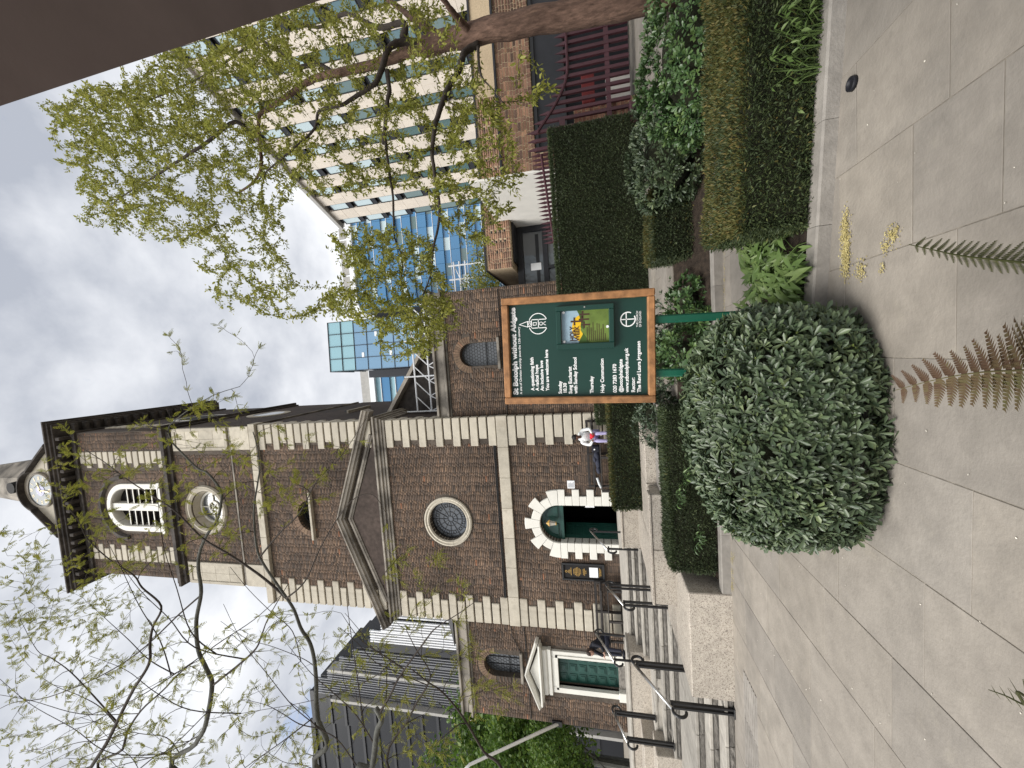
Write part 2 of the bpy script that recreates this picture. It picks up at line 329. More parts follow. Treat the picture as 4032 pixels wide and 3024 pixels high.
M['pole_white'] = mat('white_pole_paint', (.8, .8, .78), .4, None, None, bump=None)
M['lantern_glass'] = glass_mat('lantern_glass', (.45, .42, .36), .15, .5)
# ------------------------------------------------------------------ ground, paving, steps
def atz(x, y, z):
    u, v = 3024-y-1512, x-2016; d = RIGHT*u - UP*v + _fw*F_PX
    return EYE + d*((z-EYE.z)/d.z)
def atx(x, y, X):
    u, v = 3024-y-1512, x-2016; d = RIGHT*u - UP*v + _fw*F_PX
    return EYE + d*((X-EYE.x)/d.x)
def slab_me(name, x0, x1, y0, y1, z0, z1, c=.004, r=.5):
    return MB().box(x0, x1, y0, y1, z0, z1, r, c)
ground = struct(MB().quad((-900, -900, -.06), (900, -900, -.06), (900, 1800, -.06), (-900, 1800, -.06)).build('ground', M['joint']))
pavement = struct(MB().box(-16, 9, -4, 5.3, -.055, -.004).build('pavement', M['joint']))
known = {-3: [1.62, 2.28, 3.0, 3.62], -2: [1.35, 2.03, 2.75], -4: [2.5, 3.17, 3.9], 1: [1.2, 1.93, 2.365, 2.95], 2: [1.5, 2.165, 2.78], 0: [1.45, 2.12, 2.9], -1: [1.7, 2.49, 3.1]}
n = 0
for k in range(-15, 8):
    xa = -.72+.578*(k+1); xb = xa+.578
    ys = list(known.get(k, [])); ys = ys or [.9+random.random()*.6]
    while ys[-1] < 4.5: ys.append(ys[-1]+random.uniform(.6, .85))
    while ys[0] > -.3: ys.insert(0, ys[0]-random.uniform(.6, .85))
    ys.append(5.285)
    for a, b in zip(ys, ys[1:]):
        if b-a < .12: continue
        h = random.uniform(-.0015, .0015)
        slab_me('', xa+.0025, xb-.0025, a+.0025, b-.0025, -.05, h, .002, random.random()).build('paving_slab', M['slab'], pavement)
# ribbed warning strip before the steps
for i in range(9):
    xa = -4.0-.6*(i+1); m = MB().box(xa+.003, xa+.597, 4.5, 4.9, -.02, .004, .5)
    for j in range(7): m.box(xa+.003, xa+.597, 4.525+j*.055, 4.545+j*.055, .004, .011, .4)
    m.build('ribbed_slab', M['kerb'], pavement)
m = MB()
for i in range(260):                                # grit and crumbs in the joints and on the slabs
    x, y = random.uniform(-5, 3), random.uniform(1.5, 4.9)
    s = random.uniform(.0015, .0042); a = random.random()*6.28
    m.quad(*[(x+s*math.cos(a+q)*(1+.5*(q > 2)), y+s*math.sin(a+q), .004+.002*(q > 2)) for q in (0, 1.5, 3.1, 4.6)])
stuff(tag(m.build('scattered_petals', M['petal']), 'tiny pale petals scattered over the grey paving', 'petals'))
m = MB()
def litter(cx, cy, sx, sy, n, ang=0):
    for i in range(n):
        u, v = random.gauss(0, 1), random.gauss(0, 1)
        x, y = cx+sx*u*math.cos(ang)-sy*v*math.sin(ang), cy+sx*u*math.sin(ang)+sy*v*math.cos(ang)
        s = random.uniform(.0025, .0065); a = random.random()*6.28; z = random.uniform(.003, .012)
        m.quad(*[(x+s*math.cos(a+q), y+s*math.sin(a+q), z+s*.7*random.random()) for q in (0, 1.5, 3.1, 4.6)], r=random.random())
for px, py, sx, sy, n in ((3330, 900, .05, .018, 380), (3335, 985, .07, .02, 620), (3340, 1050, .04, .016, 180), (3520, 925, .028, .028, 170), (3395, 1060, .03, .025, 130), (3490, 975, .02, .012, 40), (3480, 1055, .015, .012, 30)):
    p = atz(px, py, 0); litter(p.x, p.y, sx, sy, n, -.14)
for a, b, n in ((2.4, 2.9, 0),):
    pass
for i in range(60):
    t = random.random(); p = atz(2855+random.gauss(0, 2), 960+330*t, 0); litter(p.x, p.y, .02, .012, 4)
for y0, y1, nn in ((2180, 2215, 16), (2240, 2320, 26)):
    for i in range(nn):
        p = atz(2886+random.gauss(0, 3), random.uniform(y0, y1), 0); litter(p.x, p.y, .02, .015, 7)
stuff(tag(m.build('fallen_catkins', M['pollen']), 'yellow catkin litter heaped on the paving along the kerbs', 'litter'))

def kerb_line(parent, p0, p1, wdt, z1, ln=.75, z0=-.02, matl='kerb', name='kerb_stone'):
    a, b = Vector((*p0, 0)), Vector((*p1, 0)); d = (b-a).normalized(); nrm = Vector((-d.y, d.x, 0)); L = (b-a).length
    t = 0
    while t < L-.05:
        e = min(t+ln*random.uniform(.85, 1.15), L)
        if L-e < .2: e = L
        c = .012; A, B = a+d*(t+.0015), a+d*(e-.0015)
        m = MB(); v = []
        for q in (A, B):
            for o, z in ((0, z0), (0, z1-c), (c, z1), (wdt-c, z1), (wdt, z1-c), (wdt, z0)): v.append(q+nrm*o+Vector((0, 0, z)))
        m.add(v, [(i, i+1, i+7, i+6) for i in range(5)]+[(0, 1, 2, 3, 4, 5), (6, 7, 8, 9, 10, 11)])
        m.build(name, M[matl], parent); t = e
bed1 = struct(MB().prism_z([(-1.25, 3.35), (4.0, 2.68), (4.0, 4.05), (-1.25, 4.15)], -.03, .055).build('flower_bed', M['soil']))
kerb_line(bed1, (-1.4, 3.31), (4.1, 2.58), .13, .09)
kerb_line(bed1, (4.1, 4.12), (-1.4, 4.22), .1, .09)
kerb_line(bed1, (-1.398, 4.115), (-1.398, 3.45), .1, .086)
bed2 = struct(MB().add([(-3.2, 5.33, .06), (6, 5.28, .06), (6, 6.3, .34), (-.95, 6.3, .36), (-.95, 6.2, .36), (-3.2, 6.08, .3), (-3.2, 5.33, -.05), (6, 5.28, -.05)], [(0, 1, 2, 3, 4, 5), (0, 6, 7, 1)]).build('back_flower_bed', M['soil']))
kerb_line(bed2, (-3.27, 5.25), (6, 5.17), .13, .115)
# terrace of stone flags on the right
terrace = struct(MB().box(-.95, 12, 6.3, 30, .2, .362).build('terrace', M['joint']))
y = 6.31; row = 0
while y < 10.5:
    dy = random.uniform(.42, .6); x = -.9+random.random()*.3
    while x < 7:
        dx = random.uniform(.6, 1.0)
        slab_me('', x+.006, x+dx-.006, y+.006, y+dy-.006, .3, .37+random.uniform(-.002, .002), .004, random.random()).build('flagstone', M['slab'], terrace); x += dx
    y += dy

steps = struct(MB().box(-12, -4.76, 5.87, 7.2, -.05, .30).build('stone_steps', M['joint']))
def step(x0, x1, Y, zb, zt, depth):
    x = x0
    MB().box(x0, x1, Y+.05, Y+depth, zb-.1, zt-.05).build('step_core', M['joint'], steps)
    while x < x1-.01:
        e = min(x+random.uniform(.75, 1.5), x1)
        if x1-e < .3: e = x1
        m = MB(); nn = max(3, int((e-x)/.09))          # rock-faced riser: a pitted front sheet in real relief
        v = []
        for j, zz in enumerate((zb, zb+.03, zt-.062, zt-.046)):
            for i in range(nn+1):
                v.append((x+.004+(e-x-.008)*i/nn, Y+.012-(.016*random.random() if j in (1, 2) else 0), zz))
        f = [(j*(nn+1)+i, j*(nn+1)+i+1, (j+1)*(nn+1)+i+1, (j+1)*(nn+1)+i) for j in range(3) for i in range(nn)]
        m.add(v, f); m.build('riser_stone', M['riser'], steps)
        MB().box(x+.003, e-.003, Y-.012, Y+depth, zt-.045, zt+random.uniform(-.002, .002), random.random(), .006).build('tread', M['step'], steps); x = e
Z1, Z2, Z3 = .372, .745, 1.11
for Y, a, b, d in ((5.29, 0, .122, .28), (5.57, .122, .245, .28), (5.85, .245, Z1, 1.24)): step(-12, -4.765, Y, a, b, d)
for Y, a, b, d in ((7.09, Z1, .495, .27), (7.36, .495, .62, .26), (7.62, .62, Z2, .62)): step(-7.7 if Y < 7.2 else -7.75, -4.06, Y, a, b, d)
for Y, a, b, d in ((8.24, Z2, .867, .29), (8.53, .867, .989, .29), (8.82, .989, Z3, .6)): step(-6.64, -4.22, Y, a, b, d)
struct(MB().box(-14, -6.6, 7.62, 9.4, .2, Z2-.004).box(-6.6, -4.06, 8.2, 9.4, .2, .70).build('middle_landing', M['step']))
struct(MB().box(-14, -.95, 9.41, 13.2, .2, Z3-.003).box(-14, -6.66, 8.9, 9.42, .2, Z3-.005).box(-4.2, -.95, 8.6, 9.42, .2, Z3-.005).build('church_landing', M['step']))

gran = thing('granite_retaining_wall', 'speckled granite stepped retaining blocks to the right of the church steps', 'retaining wall', (-4, 6, 0))
def gblock(x0, x1, y0, y1, z0, z1, parent=gran, name='granite_block', n=1, c=.012):
    for i in range(n):
        a, b = x0+(x1-x0)*i/n, x0+(x1-x0)*(i+1)/n
        MB().box(a+.003, b-.003, y0, y1, z0, z1, random.random(), c).build(name, M['granite'], parent)
gblock(-4.76, -3.27, 5.24, 6.1, -.03, .53)                      # lower block
gblock(-4.755, -4.05, 6.103, 7.085, -.03, .53)
gblock(-4.04, -2.25, 6.1, 6.5, .0, .845, n=2)                  # long front course
MB().box(-4.045, -2.25, 6.085, 6.30, .846, .885, .5, .008).build('coping_stone', M['granite'], gran)
gblock(-4.04, -1.3, 6.503, 8.185, .3, .86, n=3)                # paved shelf behind
gblock(-4.2, -1.2, 8.19, 8.6, .5, 1.17, n=3)                   # upper course below the door
MB().box(-4.215, -1.2, 8.17, 8.6, 1.173, 1.21, .5, .008).build('coping_stone', M['granite'], gran)
for i in range(3): MB().box(-2.24+i*.46, -1.785+i*.46, 6.17, 6.5, .25, .70, random.random(), .01).build('coping_stone', M['kerb'], gran)
gl = thing('granite_terrace_wall', 'speckled granite terraced wall below the green panelled side door', 'retaining wall', (-10, 8.3, .4))
for i in range(5): gblock(-6.62-1.5*(i+1), -6.62-1.5*i, 8.3, 8.9, .3, 1.165, gl)
for i in range(5): MB().box(-6.61-1.5*(i+1), -6.63-1.5*i, 8.28, 8.92, 1.167, 1.215, random.random(), .008).build('coping_stone', M['step'], gl)
for i in range(4): gblock(-7.7-1.4*(i+1), -7.7-1.4*i, 7.1, 7.62, .2, .82, gl)
for i in range(4): gblock(-8.1-1.4*(i+1), -8.1-1.4*i, 7.63, 8.29, .2, 1.0, gl)

# ------------------------------------------------------------------ handrails
def arc(c, r, a0, a1, X, n=8): return [(X, c[0]+r*math.cos(a0+(a1-a0)*i/n), c[1]+r*math.sin(a0+(a1-a0)*i/n)) for i in range(n+1)]
def handrail(label, X, U, Lw, bu, bl, loops='ul', dbl=True, posts='ul'):
    (Yu, zu), (Yl, zl) = U, Lw
    t = thing('handrail', label, 'handrail', (X, Yl, bl), group='handrails on the church steps')
    sl_ = (zu-zl)/(Yu-Yl); r = .085
    MB().tube([(X, Yl, zl), (X, Yu, zu)], .021, 10).build('rail', M['steel'], t, True)
    if 'u' in loops: MB().tube([(X, Yu, zu)]+arc((Yu+.09, zu-r+.03), r, PI*.62, -PI*.55, X, 12), .021, 10).build('scroll', M['black_metal'], t, True)
    if 'l' in loops: MB().tube([(X, Yl, zl)]+arc((Yl-.035, zl-r-.005), r, PI*.40, PI*1.5, X, 12), .021, 10).build('scroll', M['black_metal'], t, True)
    for q, (Yp, zp, b) in (('u', (Yu+.02, zu, bu)), ('l', (Yl+.06, zl+.03, bl))):
        if q not in posts: continue
        m = MB()
        for s in ((-.032, .032) if dbl else (0,)): m.box(X+s-.014, X+s+.014, Yp-.022, Yp+.022, b, zp-.02)
        m.box(X-.05, X+.05, Yp-.02, Yp+.02, zp-.06, zp-.03); m.build('post', M['black_metal'], t)
        MB().box(X-.07, X+.07, Yp-.05, Yp+.05, b-.002, b+.014, .5, .003).build('base_plate', M['black_metal'], t)
def yz(p): return (p.y, p.z)
r5 = lambda a, b: (1900+.4968*a, 2200+.4968*b)
XA = -4.93; pA = (atx(*r5(1205, 840), XA), atx(*r5(1530, 1310), XA))
handrail('handrail on the lowest flight beside the big granite block', XA, yz(pA[0]), (5.22, pA[1].z), Z1, 0)
XB = -4.62; pB = (atx(*r5(990, 222), XB), atx(*r5(1120, 370), XB))
handrail('handrail on the middle flight between the lower and upper granite blocks', XB, yz(pB[0]), yz(pB[1]), Z2, .495)
XC = -7.45; pC = (atx(*r5(1040, 1225), XC), atx(*r5(1150, 1455), XC))
handrail('handrail below the far corner of the side door, over the left granite terrace', XC, yz(pC[0]), yz(pC[1]), Z2, .495)
XD = -4.33; pD = (atx(*(1800+.6028*875, 1500+.6028*985), XD), atx(*(1800+.6028*985, 1500+.6028*1105), XD))
handrail('handrail in front of the arched main doorway', XD, yz(pD[0]), yz(pD[1]), Z3, Z2, dbl=False)
XE = -6.75; pE = (atx(*r5(905, 600), XE), atx(*r5(1045, 815), XE))
handrail('handrail on the upper flight in front of the person in dark clothes', XE, yz(pE[0]), yz(pE[1]), Z3, .867, dbl=False)
# ------------------------------------------------------------------ church
D = 12.5
church = thing('church', 'dark brick church with stone quoins, tall clock tower and spire', 'church', (-5.65, D, 1.1))
def circ(cx, cz, r, n=40, a0=0, a1=2*PI): return [(cx+r*math.cos(a0+(a1-a0)*i/n), cz+r*math.sin(a0+(a1-a0)*i/n)) for i in range(n if abs(a1-a0-2*PI) < 1e-6 else n+1)]
def arch(cx, z0, zs, r): return [(cx-r, z0), (cx+r, z0)]+circ(cx, zs, r, 20, 0, PI)
def holed(name, outline, holes, y0, y1, matl, parent):
    c = bpy.data.curves.new('tmp', 'CURVE'); c.dimensions = '2D'; c.fill_mode = 'BOTH'; c.extrude = (y1-y0)/2
    for poly in [outline]+holes:
        s = c.splines.new('POLY'); s.points.add(len(poly)-1); s.use_cyclic_u = True
        for q, (x, z) in zip(s.points, poly): q.co = (x, z, 0, 1)
    o = bpy.data.objects.new('tmp', c); COL.objects.link(o)
    me = bpy.data.meshes.new_from_object(o.evaluated_get(bpy.context.evaluated_depsgraph_get()))
    bpy.data.objects.remove(o); bpy.data.curves.remove(c)
    V = np.zeros(len(me.vertices)*3, np.float32); me.vertices.foreach_get('co', V); V = V.reshape(-1, 3)
    O = W[parent] if parent is not None else Vector((0, 0, 0))
    me.vertices.foreach_set('co', np.stack([V[:, 0]-O.x, (y0+y1)/2+V[:, 2]-O.y, V[:, 1]-O.z], 1).ravel()); me.update()
    me.materials.clear(); me.name = name
    return obj(name, me, M[matl], parent)
def sweep_xz(m, path, prof, r=.5):                   # path (x,z) open; prof (normal offset, y)
    P = [Vector((x, z)) for x, z in path]; k = len(prof); v = []
    for i, p in enumerate(P):
        d0 = (P[i]-P[i-1]).normalized() if i else (P[1]-P[0]).normalized()
        d1 = (P[i+1]-P[i]).normalized() if i < len(P)-1 else d0
        n0, n1 = Vector((-d0.y, d0.x)), Vector((-d1.y, d1.x)); nn = (n0+n1).normalized(); s = 1/max(.3, nn.dot(n0))
        v += [(p.x+nn.x*o*s, y, p.y+nn.y*o*s) for o, y in prof]
    f = [(i*k+j, (i+1)*k+j, (i+1)*k+(j+1) % k, i*k+(j+1) % k) for i in range(len(P)-1) for j in range(k)]
    f += [tuple(range(k)), tuple((len(P)-1)*k+j for j in range(k-1, -1, -1))]
    return m.add(v, f, r)
PIECES = []
def brick_field(x0, x1, z0, z1, Y, skip, pitch=.066, keep=None, ln=.215, off=0):
    hd = (ln-.01)/2; out = []; row = 0; z = z0
    while z+pitch-.01 <= z1+.002:
        x = x0-random.random()*.05-(row % 2)*(hd+.01)*.75; k = row % 2
        while x < x1:
            L = ln if k % 2 == 0 else hd
            a, b = max(x, x0), min(x+L, x1)
            if b-a > .03 and not skip((a+b)/2, z+pitch/2, (b-a)/2): out.append((a, b, z, z+pitch-.010))
            x += L+.010; k += 1
        z += pitch; row += 1
    return out
def emit_bricks(name, lst, Y, matl, parent, proud=(.003, .012), rot=None):
    a = np.array(lst, np.float32); n = len(a)
    y = Y-RNG.uniform(proud[0], proud[1], n).astype(np.float32)
    O = W[parent]; V = np.zeros((n, 8, 3), np.float32); c = .003
    for i, (ix, iz) in enumerate(((0, 2), (1, 2), (1, 3), (0, 3))):
        V[:, i, 0] = a[:, ix]; V[:, i, 1] = Y+.01; V[:, i, 2] = a[:, iz]
        V[:, 4+i, 0] = a[:, ix]+(c if ix == 0 else -c); V[:, 4+i, 1] = y; V[:, 4+i, 2] = a[:, iz]+(c if iz == 2 else -c)
    V -= np.array(O, np.float32)
    base = (np.arange(n)*8)[:, None, None]
    F = np.array([(4, 5, 6, 7), (0, 1, 5, 4), (1, 2, 6, 5), (2, 3, 7, 6), (3, 0, 4, 7)])[None]+base
    r = RNG.beta(2, 2.2, n); r = np.where(RNG.random(n) < .006, 1, r*.96)
    me = np_mesh(name, V.reshape(-1, 3), F.reshape(-1, 4), np.repeat(r, 5))
    return stuff(obj(name, me, M[matl], parent))
def brick_pieces(lst, Y, matl, parent, proud=.008):
    cache = {}
    for a, b, z0, z1 in lst:
        key = (round(b-a, 2), round(z1-z0, 3), random.randrange(5))
        if key not in cache:
            hl, hh = (b-a)/2, (z1-z0)/2
            me = MB().add([(-hl, .012, -hh), (hl, .012, -hh), (hl, .012, hh), (-hl, .012, hh), (-hl+.003, -proud, -hh+.003), (hl-.003, -proud, -hh+.003), (hl-.003, -proud, hh-.003), (-hl+.003, -proud, hh-.003)],
                [(4, 5, 6, 7), (0, 1, 5, 4), (1, 2, 6, 5), (2, 3, 7, 6), (3, 0, 4, 7)], random.betavariate(2, 2.2)).mesh('brick'); me.materials.append(M[matl]); cache[key] = me
        o = bpy.data.objects.new('brick', cache[key]); COL.objects.link(o); o.parent = parent; W[o] = W[parent]
        o.location = Vector(((a+b)/2, Y+random.uniform(-.003, .002), (z0+z1)/2))-W[parent]

CX = -5.65
DOOR = dict(cx=-5.64, hw=.635, z0=1.0, zs=3.0)
# ---- lower stage front wall
holes1 = [arch(DOOR['cx'], 1.09, 3.0, .64), circ(-5.66, 6.95, .70)]
holed('tower_wall', [(-9.3, 1.0), (-2.0, 1.0), (-2.0, 9.2), (-9.3, 9.2)], holes1, D, D+.45, 'mortar', church)
holed('upper_tower_wall', [(-9.1, 9.2), (-2.0, 9.2), (-2.0, 14.7), (-9.1, 14.7)], [[(-6.19, 12.56), (-4.95, 12.56)]+circ(-5.57, 12.56, .62, 20, 0, PI)], D, D+.45, 'mortar', church)
holed('clock_stage_wall', [(-8.56, 14.7), (-2.02, 14.7), (-2.02, 19.1), (-8.56, 19.1)], [circ(-5.43, 17.55, .78)], D, D+.45, 'mortar', church)
BO = dict(cx=-5.39, hw=1.0, z0=19.9, zs=21.9)
holed('belfry_wall', [(-8.5, 19.1), (-2.05, 19.1), (-2.05, 24.5), (-8.5, 24.5)], [arch(BO['cx'], BO['z0'], BO['zs'], BO['hw']+.06)], D, D+.45, 'mortar', church)
# the other walls of the tower
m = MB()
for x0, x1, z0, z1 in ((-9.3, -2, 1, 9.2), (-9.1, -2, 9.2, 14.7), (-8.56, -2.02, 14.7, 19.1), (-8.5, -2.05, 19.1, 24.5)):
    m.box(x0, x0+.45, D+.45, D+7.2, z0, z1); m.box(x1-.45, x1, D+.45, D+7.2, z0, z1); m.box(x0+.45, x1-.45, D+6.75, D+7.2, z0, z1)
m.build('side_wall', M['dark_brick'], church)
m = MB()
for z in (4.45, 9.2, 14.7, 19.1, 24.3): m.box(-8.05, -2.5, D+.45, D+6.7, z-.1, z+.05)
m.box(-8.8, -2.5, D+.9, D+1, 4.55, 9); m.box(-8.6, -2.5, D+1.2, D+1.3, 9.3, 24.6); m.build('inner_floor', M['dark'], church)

def nearrect(x, z, hl, R_): return any(x+hl > a and x-hl < b and z > c and z < d for a, b, c, d in R_)
def quoin_rects(x0, x1, z0, z1): return (x0, x1, z0, z1)
def skip1(x, z, hl):
    if nearrect(x, z, hl, [(-9.4, -8.62, 0, 9.2), (-2.72, -1.9, 0, 9.2), (-9.5, -1.9, 4.53, 4.96)]): return True
    if math.hypot(x+5.66, z-6.95) < .90+hl*.7: return True
    if abs(x+5.64) < .98+hl and z < 3.0: return True
    if z >= 3.0 and math.hypot(x+5.64, z-3.0) < .97+hl*.6: return True
    return False
L1 = brick_field(-9.28, -2.02, 1.11, 9.1, D, skip1)
def skip2(x, z, hl):
    if nearrect(x, z, hl, [(-9.3, -8.5, 0, 15), (-2.72, -1.9, 0, 15), (-6.6, -4.55, 12.44, 12.58)]): return True
    if z > 12.5 and math.hypot(x+5.57, z-12.56) < .74+hl*.6: return True
    s = 10.05+(1-abs(x+5.62)/4.0)*1.35
    if z < s and not (z < 10.5-abs(x+5.62)*.40+.0): return True
    return False
L2 = brick_field(-9.08, -2.02, 9.62, 14.6, D, skip2)
def skip3(x, z, hl):
    if nearrect(x, z, hl, [(-8.7, -7.75, 0, 30), (-2.95, -1.9, 0, 30), (-9, -1, 15.9, 16.05)]): return True
    return math.hypot(x+5.43, z-17.55) < 1.02+hl*.7
L3 = brick_field(-8.5, -2.05, 15.0, 18.95, D, skip3)
def skip4(x, z, hl):
    if nearrect(x, z, hl, [(-7.8, -7.28, 0, 24.8), (-3.6, -2.95, 0, 24.8)]): return True
    if abs(x-BO['cx']) < 1.1+hl and z < 21.9: return True
    return z >= 21.9 and math.hypot(x-BO['cx'], z-21.9) < 1.42+hl*.6
L4 = brick_field(-8.48, -2.07, 19.42, 24.22, D, skip4)
L1.sort(key=lambda b: b[2]*1.0+abs((b[0]+b[1])/2+5.0)*.35)
PIECE_A, L1 = L1[:300], L1[300:]
brick_pieces(PIECE_A, D, 'brick', church)
emit_bricks('brickwork', L1+L2+L3+L4, D, 'brick', church)

# ---- quoins
def quoins(xo, sgn, z0, z1, long_, short_, pitch=.32, gap=.05, side=(.62, .36), first=0, yb=None, proud=.05, Y=D, matl='stone'):
    mes = []
    for q in (0, 1):
        ln, sd_ = (long_, side[1]) if q == 0 else (short_, side[0])
        m = MB(); a, b = (xo-ln, xo+proud) if sgn > 0 else (xo-proud, xo+ln)
        m.box(a, b, Y-proud, Y+sd_, 0, pitch-gap, .5, .018); mes.append(m.mesh('quoin', Vector((xo, Y, 0)))); mes[-1].materials.append(M[matl])
    n = int(round((z1-z0)/pitch))
    for i in range(n):
        o = bpy.data.objects.new('quoin', mes[(i+first) % 2]); COL.objects.link(o); o.parent = church; W[o] = W[church]
        o.location = Vector((xo, Y, z0+i*(z1-z0)/n+.02))-W[church]
quoins(-2.0, 1, 1.12, 4.56, .95, .70); quoins(-9.3, -1, 1.12, 4.56, .95, .70)
quoins(-2.0, 1, 4.94, 9.1, .95, .70); quoins(-9.3, -1, 4.94, 9.1, .95, .70)
quoins(-2.0, 1, 9.65, 14.6, .95, .70, .33); quoins(-9.1, -1, 9.65, 14.6, .95, .70, .33)
for xo, sg in ((-2.95, 1), (-7.78, -1)): quoins(xo, sg, 19.45, 24.2, .68, .48, .33, side=(.05, .05), proud=.04)
def sidequoins():
    m0 = MB().box(-2.06, -1.99, D+.9, D+1.5, 0, .28, .5, .015).mesh('quoin', Vector((-2, D, 0))); m1 = MB().box(-2.06, -1.99, D+.9, D+1.2, 0, .28, .5, .015).mesh('quoin', Vector((-2, D, 0)))
    for me in (m0, m1): me.materials.append(M['stone'])
    for i in range(14):
        o = bpy.data.objects.new('quoin', (m0, m1)[i % 2]); COL.objects.link(o); o.parent = church; W[o] = W[church]; o.location = Vector((-2, D, 19.45+i*.33))-W[church]
sidequoins()
# ---- bands and cornices run right round the tower
def cornice(name, x0, x1, layers, matl, y1=D+7.2, y0=D, c=.01):
    m = MB()
    for z0, z1, p in layers: m.box(x0-p, x1+p, y0-p, y1+p*0, z0, z1, .5, min(c, (z1-z0)/3))
    return m.build(name, M[matl], church)
m = MB()
for i in range(7):
    a = -9.36+i*(7.42/7); MB().box(a+.002, a+1.058, D-.075, D+.3, 4.56, 4.93, random.random(), .012).build('band_stone', M['stone'], church)
MB().box(-2.3, -1.93, D-.07, D+1.2, 4.561, 4.929, .5, .012).build('band_stone', M['stone'], church)
cornice('pediment_cornice', -9.3, -2.0, [(9.1, 9.2, .06), (9.203, 9.3, .10), (9.303, 9.42, .16), (9.423, 9.5, .22)], 'old_stone')
m = MB(); sweep_xz(m, [(-9.72, 9.54), (-5.62, 11.02), (-1.62, 9.58)], [(.03, D+.2), (.03, D-.12), (.09, D-.14), (.11, D-.20), (.20, D-.22), (.22, D-.26), (.27, D-.26), (.27, D+.2)]); m.build('raking_cornice', M['old_stone'], church)
m = MB(); sweep_xz(m, [(-8.75, 9.52), (-5.62, 10.70), (-2.5, 9.55)], [(.04, D+.1), (.04, D-.07), (.09, D-.09), (.11, D-.11), (.18, D-.11), (.18, D+.1)]); m.build('tympanum_moulding', M['old_stone'], church)
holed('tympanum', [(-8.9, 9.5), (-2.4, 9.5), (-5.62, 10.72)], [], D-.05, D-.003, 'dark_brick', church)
for i in range(8):
    a = -9.2+i*(7.3/8); MB().box(a+.002, a+.908, D-.14, D+.3, 14.62, 14.92, random.random(), .014).build('band_stone', M['stone'], church)
cornice('stage_cornice', -8.9, -2.0, [(14.923, 15.0, .05)], 'old_stone')
MB().box(-8.57, -2.0, D-.03, D+.2, 15.93, 16.0, .5).build('thin_band', M['old_stone'], church)
for x0 in (-8.6, -2.93):                            # stone corner panels
    for i in range(4):
        for j in range(2):
            MB().box(x0+j*.46+.002, x0+j*.46+.458, D-.045, D+.1, 16.05+i*.7+.002, 16.05+(i+1)*.7-.002, random.random(), .006).build('corner_panel_stone', M['stone'], church)
    MB().box(x0, x0+.92, D-.045, D+.1, 15.02, 15.92, .5, .01).build('corner_panel_stone', M['stone'], church)
    m = MB()
    for a, b, c_, d in ((x0+.0, x0+.12, 16.06, 18.8), (x0+.8, x0+.92, 16.06, 18.8), (x0+.12, x0+.8, 18.66, 18.8), (x0+.12, x0+.8, 16.06, 16.2)): m.box(a, b, D-.075, D-.04, c_, d, .5, .008)
    m.build('panel_moulding', M['stone'], church)
cornice('belfry_sill', -8.5, -2.05, [(18.95, 19.1, .1), (19.103, 19.25, .22), (19.253, 19.4, .14)], 'black_stone_and_shade')
cornice('top_entablature', -8.5, -2.05, [(24.25, 24.36, .08), (24.363, 24.55, .05), (24.753, 24.86, .48), (24.863, 24.97, .56), (24.973, 25.06, .64)], 'black_stone_and_shade')
m0 = MB().box(-.07, .07, -.42, 0, 0, .24, .5, .015).mesh('modillion')
copies('modillion', m0, M['black_stone_and_shade'], church, [(-8.7+i*.36, D-.02, 24.50) for i in range(19)])
m1 = MB().box(0, .42, -.07, .07, 0, .24, .5, .015).mesh('modillion')
copies('modillion', m1, M['black_stone_and_shade'], church, [(-2.04, D+.2+i*.4, 24.50) for i in range(17)])
MB().box(-8.4, -2.1, D+.1, D+7, 24.5, 25.3).build('parapet', M['black_stone_and_shade'], church)
# ---- round window
def ringpart(name, cx, cz, prof, matl, n=56, a0=0, a1=2*PI): return MB().ring(cx, cz, prof, n, a0, a1).build(name, M[matl], church)
for i in range(8):
    a = i*PI/4+.2; ringpart('ring_stone', -5.66, 6.95, [(.70, D+.25), (.70, D-.03), (.74, D-.07), (.80, D-.05), (.84, D-.08), (.89, D-.06), (.90, D+.02)], 'stone', 8, a+.006, a+PI/4-.006)
win = MB().prism_y(circ(-5.66, 6.95, .71), D+.2, D+.24).build('round_window', M['lead_glass'], church)
m = MB().ring(-5.66, 6.95, [(.655, D+.16), (.655, D+.2), (.70, D+.2), (.70, D+.16)], 48)
for i in range(12): a = i*PI/6; m.tube([(-5.66+.1*math.cos(a), D+.185, 6.95+.1*math.sin(a)), (-5.66+.68*math.cos(a), D+.185, 6.95+.68*math.sin(a))], .009, 5)
for rr in (.10, .26, .44, .56): m.ring(-5.66, 6.95, [(rr-.009, D+.18), (rr-.009, D+.198), (rr+.009, D+.198), (rr+.009, D+.18)], 40)
for i in range(12):
    a = i*PI/6+PI/12; m.ring(-5.66+.50*math.cos(a), 6.95+.50*math.sin(a), [(.05, D+.18), (.05, D+.197), (.064, D+.197), (.064, D+.18)], 12)
m.build('lead_tracery', M['black_metal'], win)
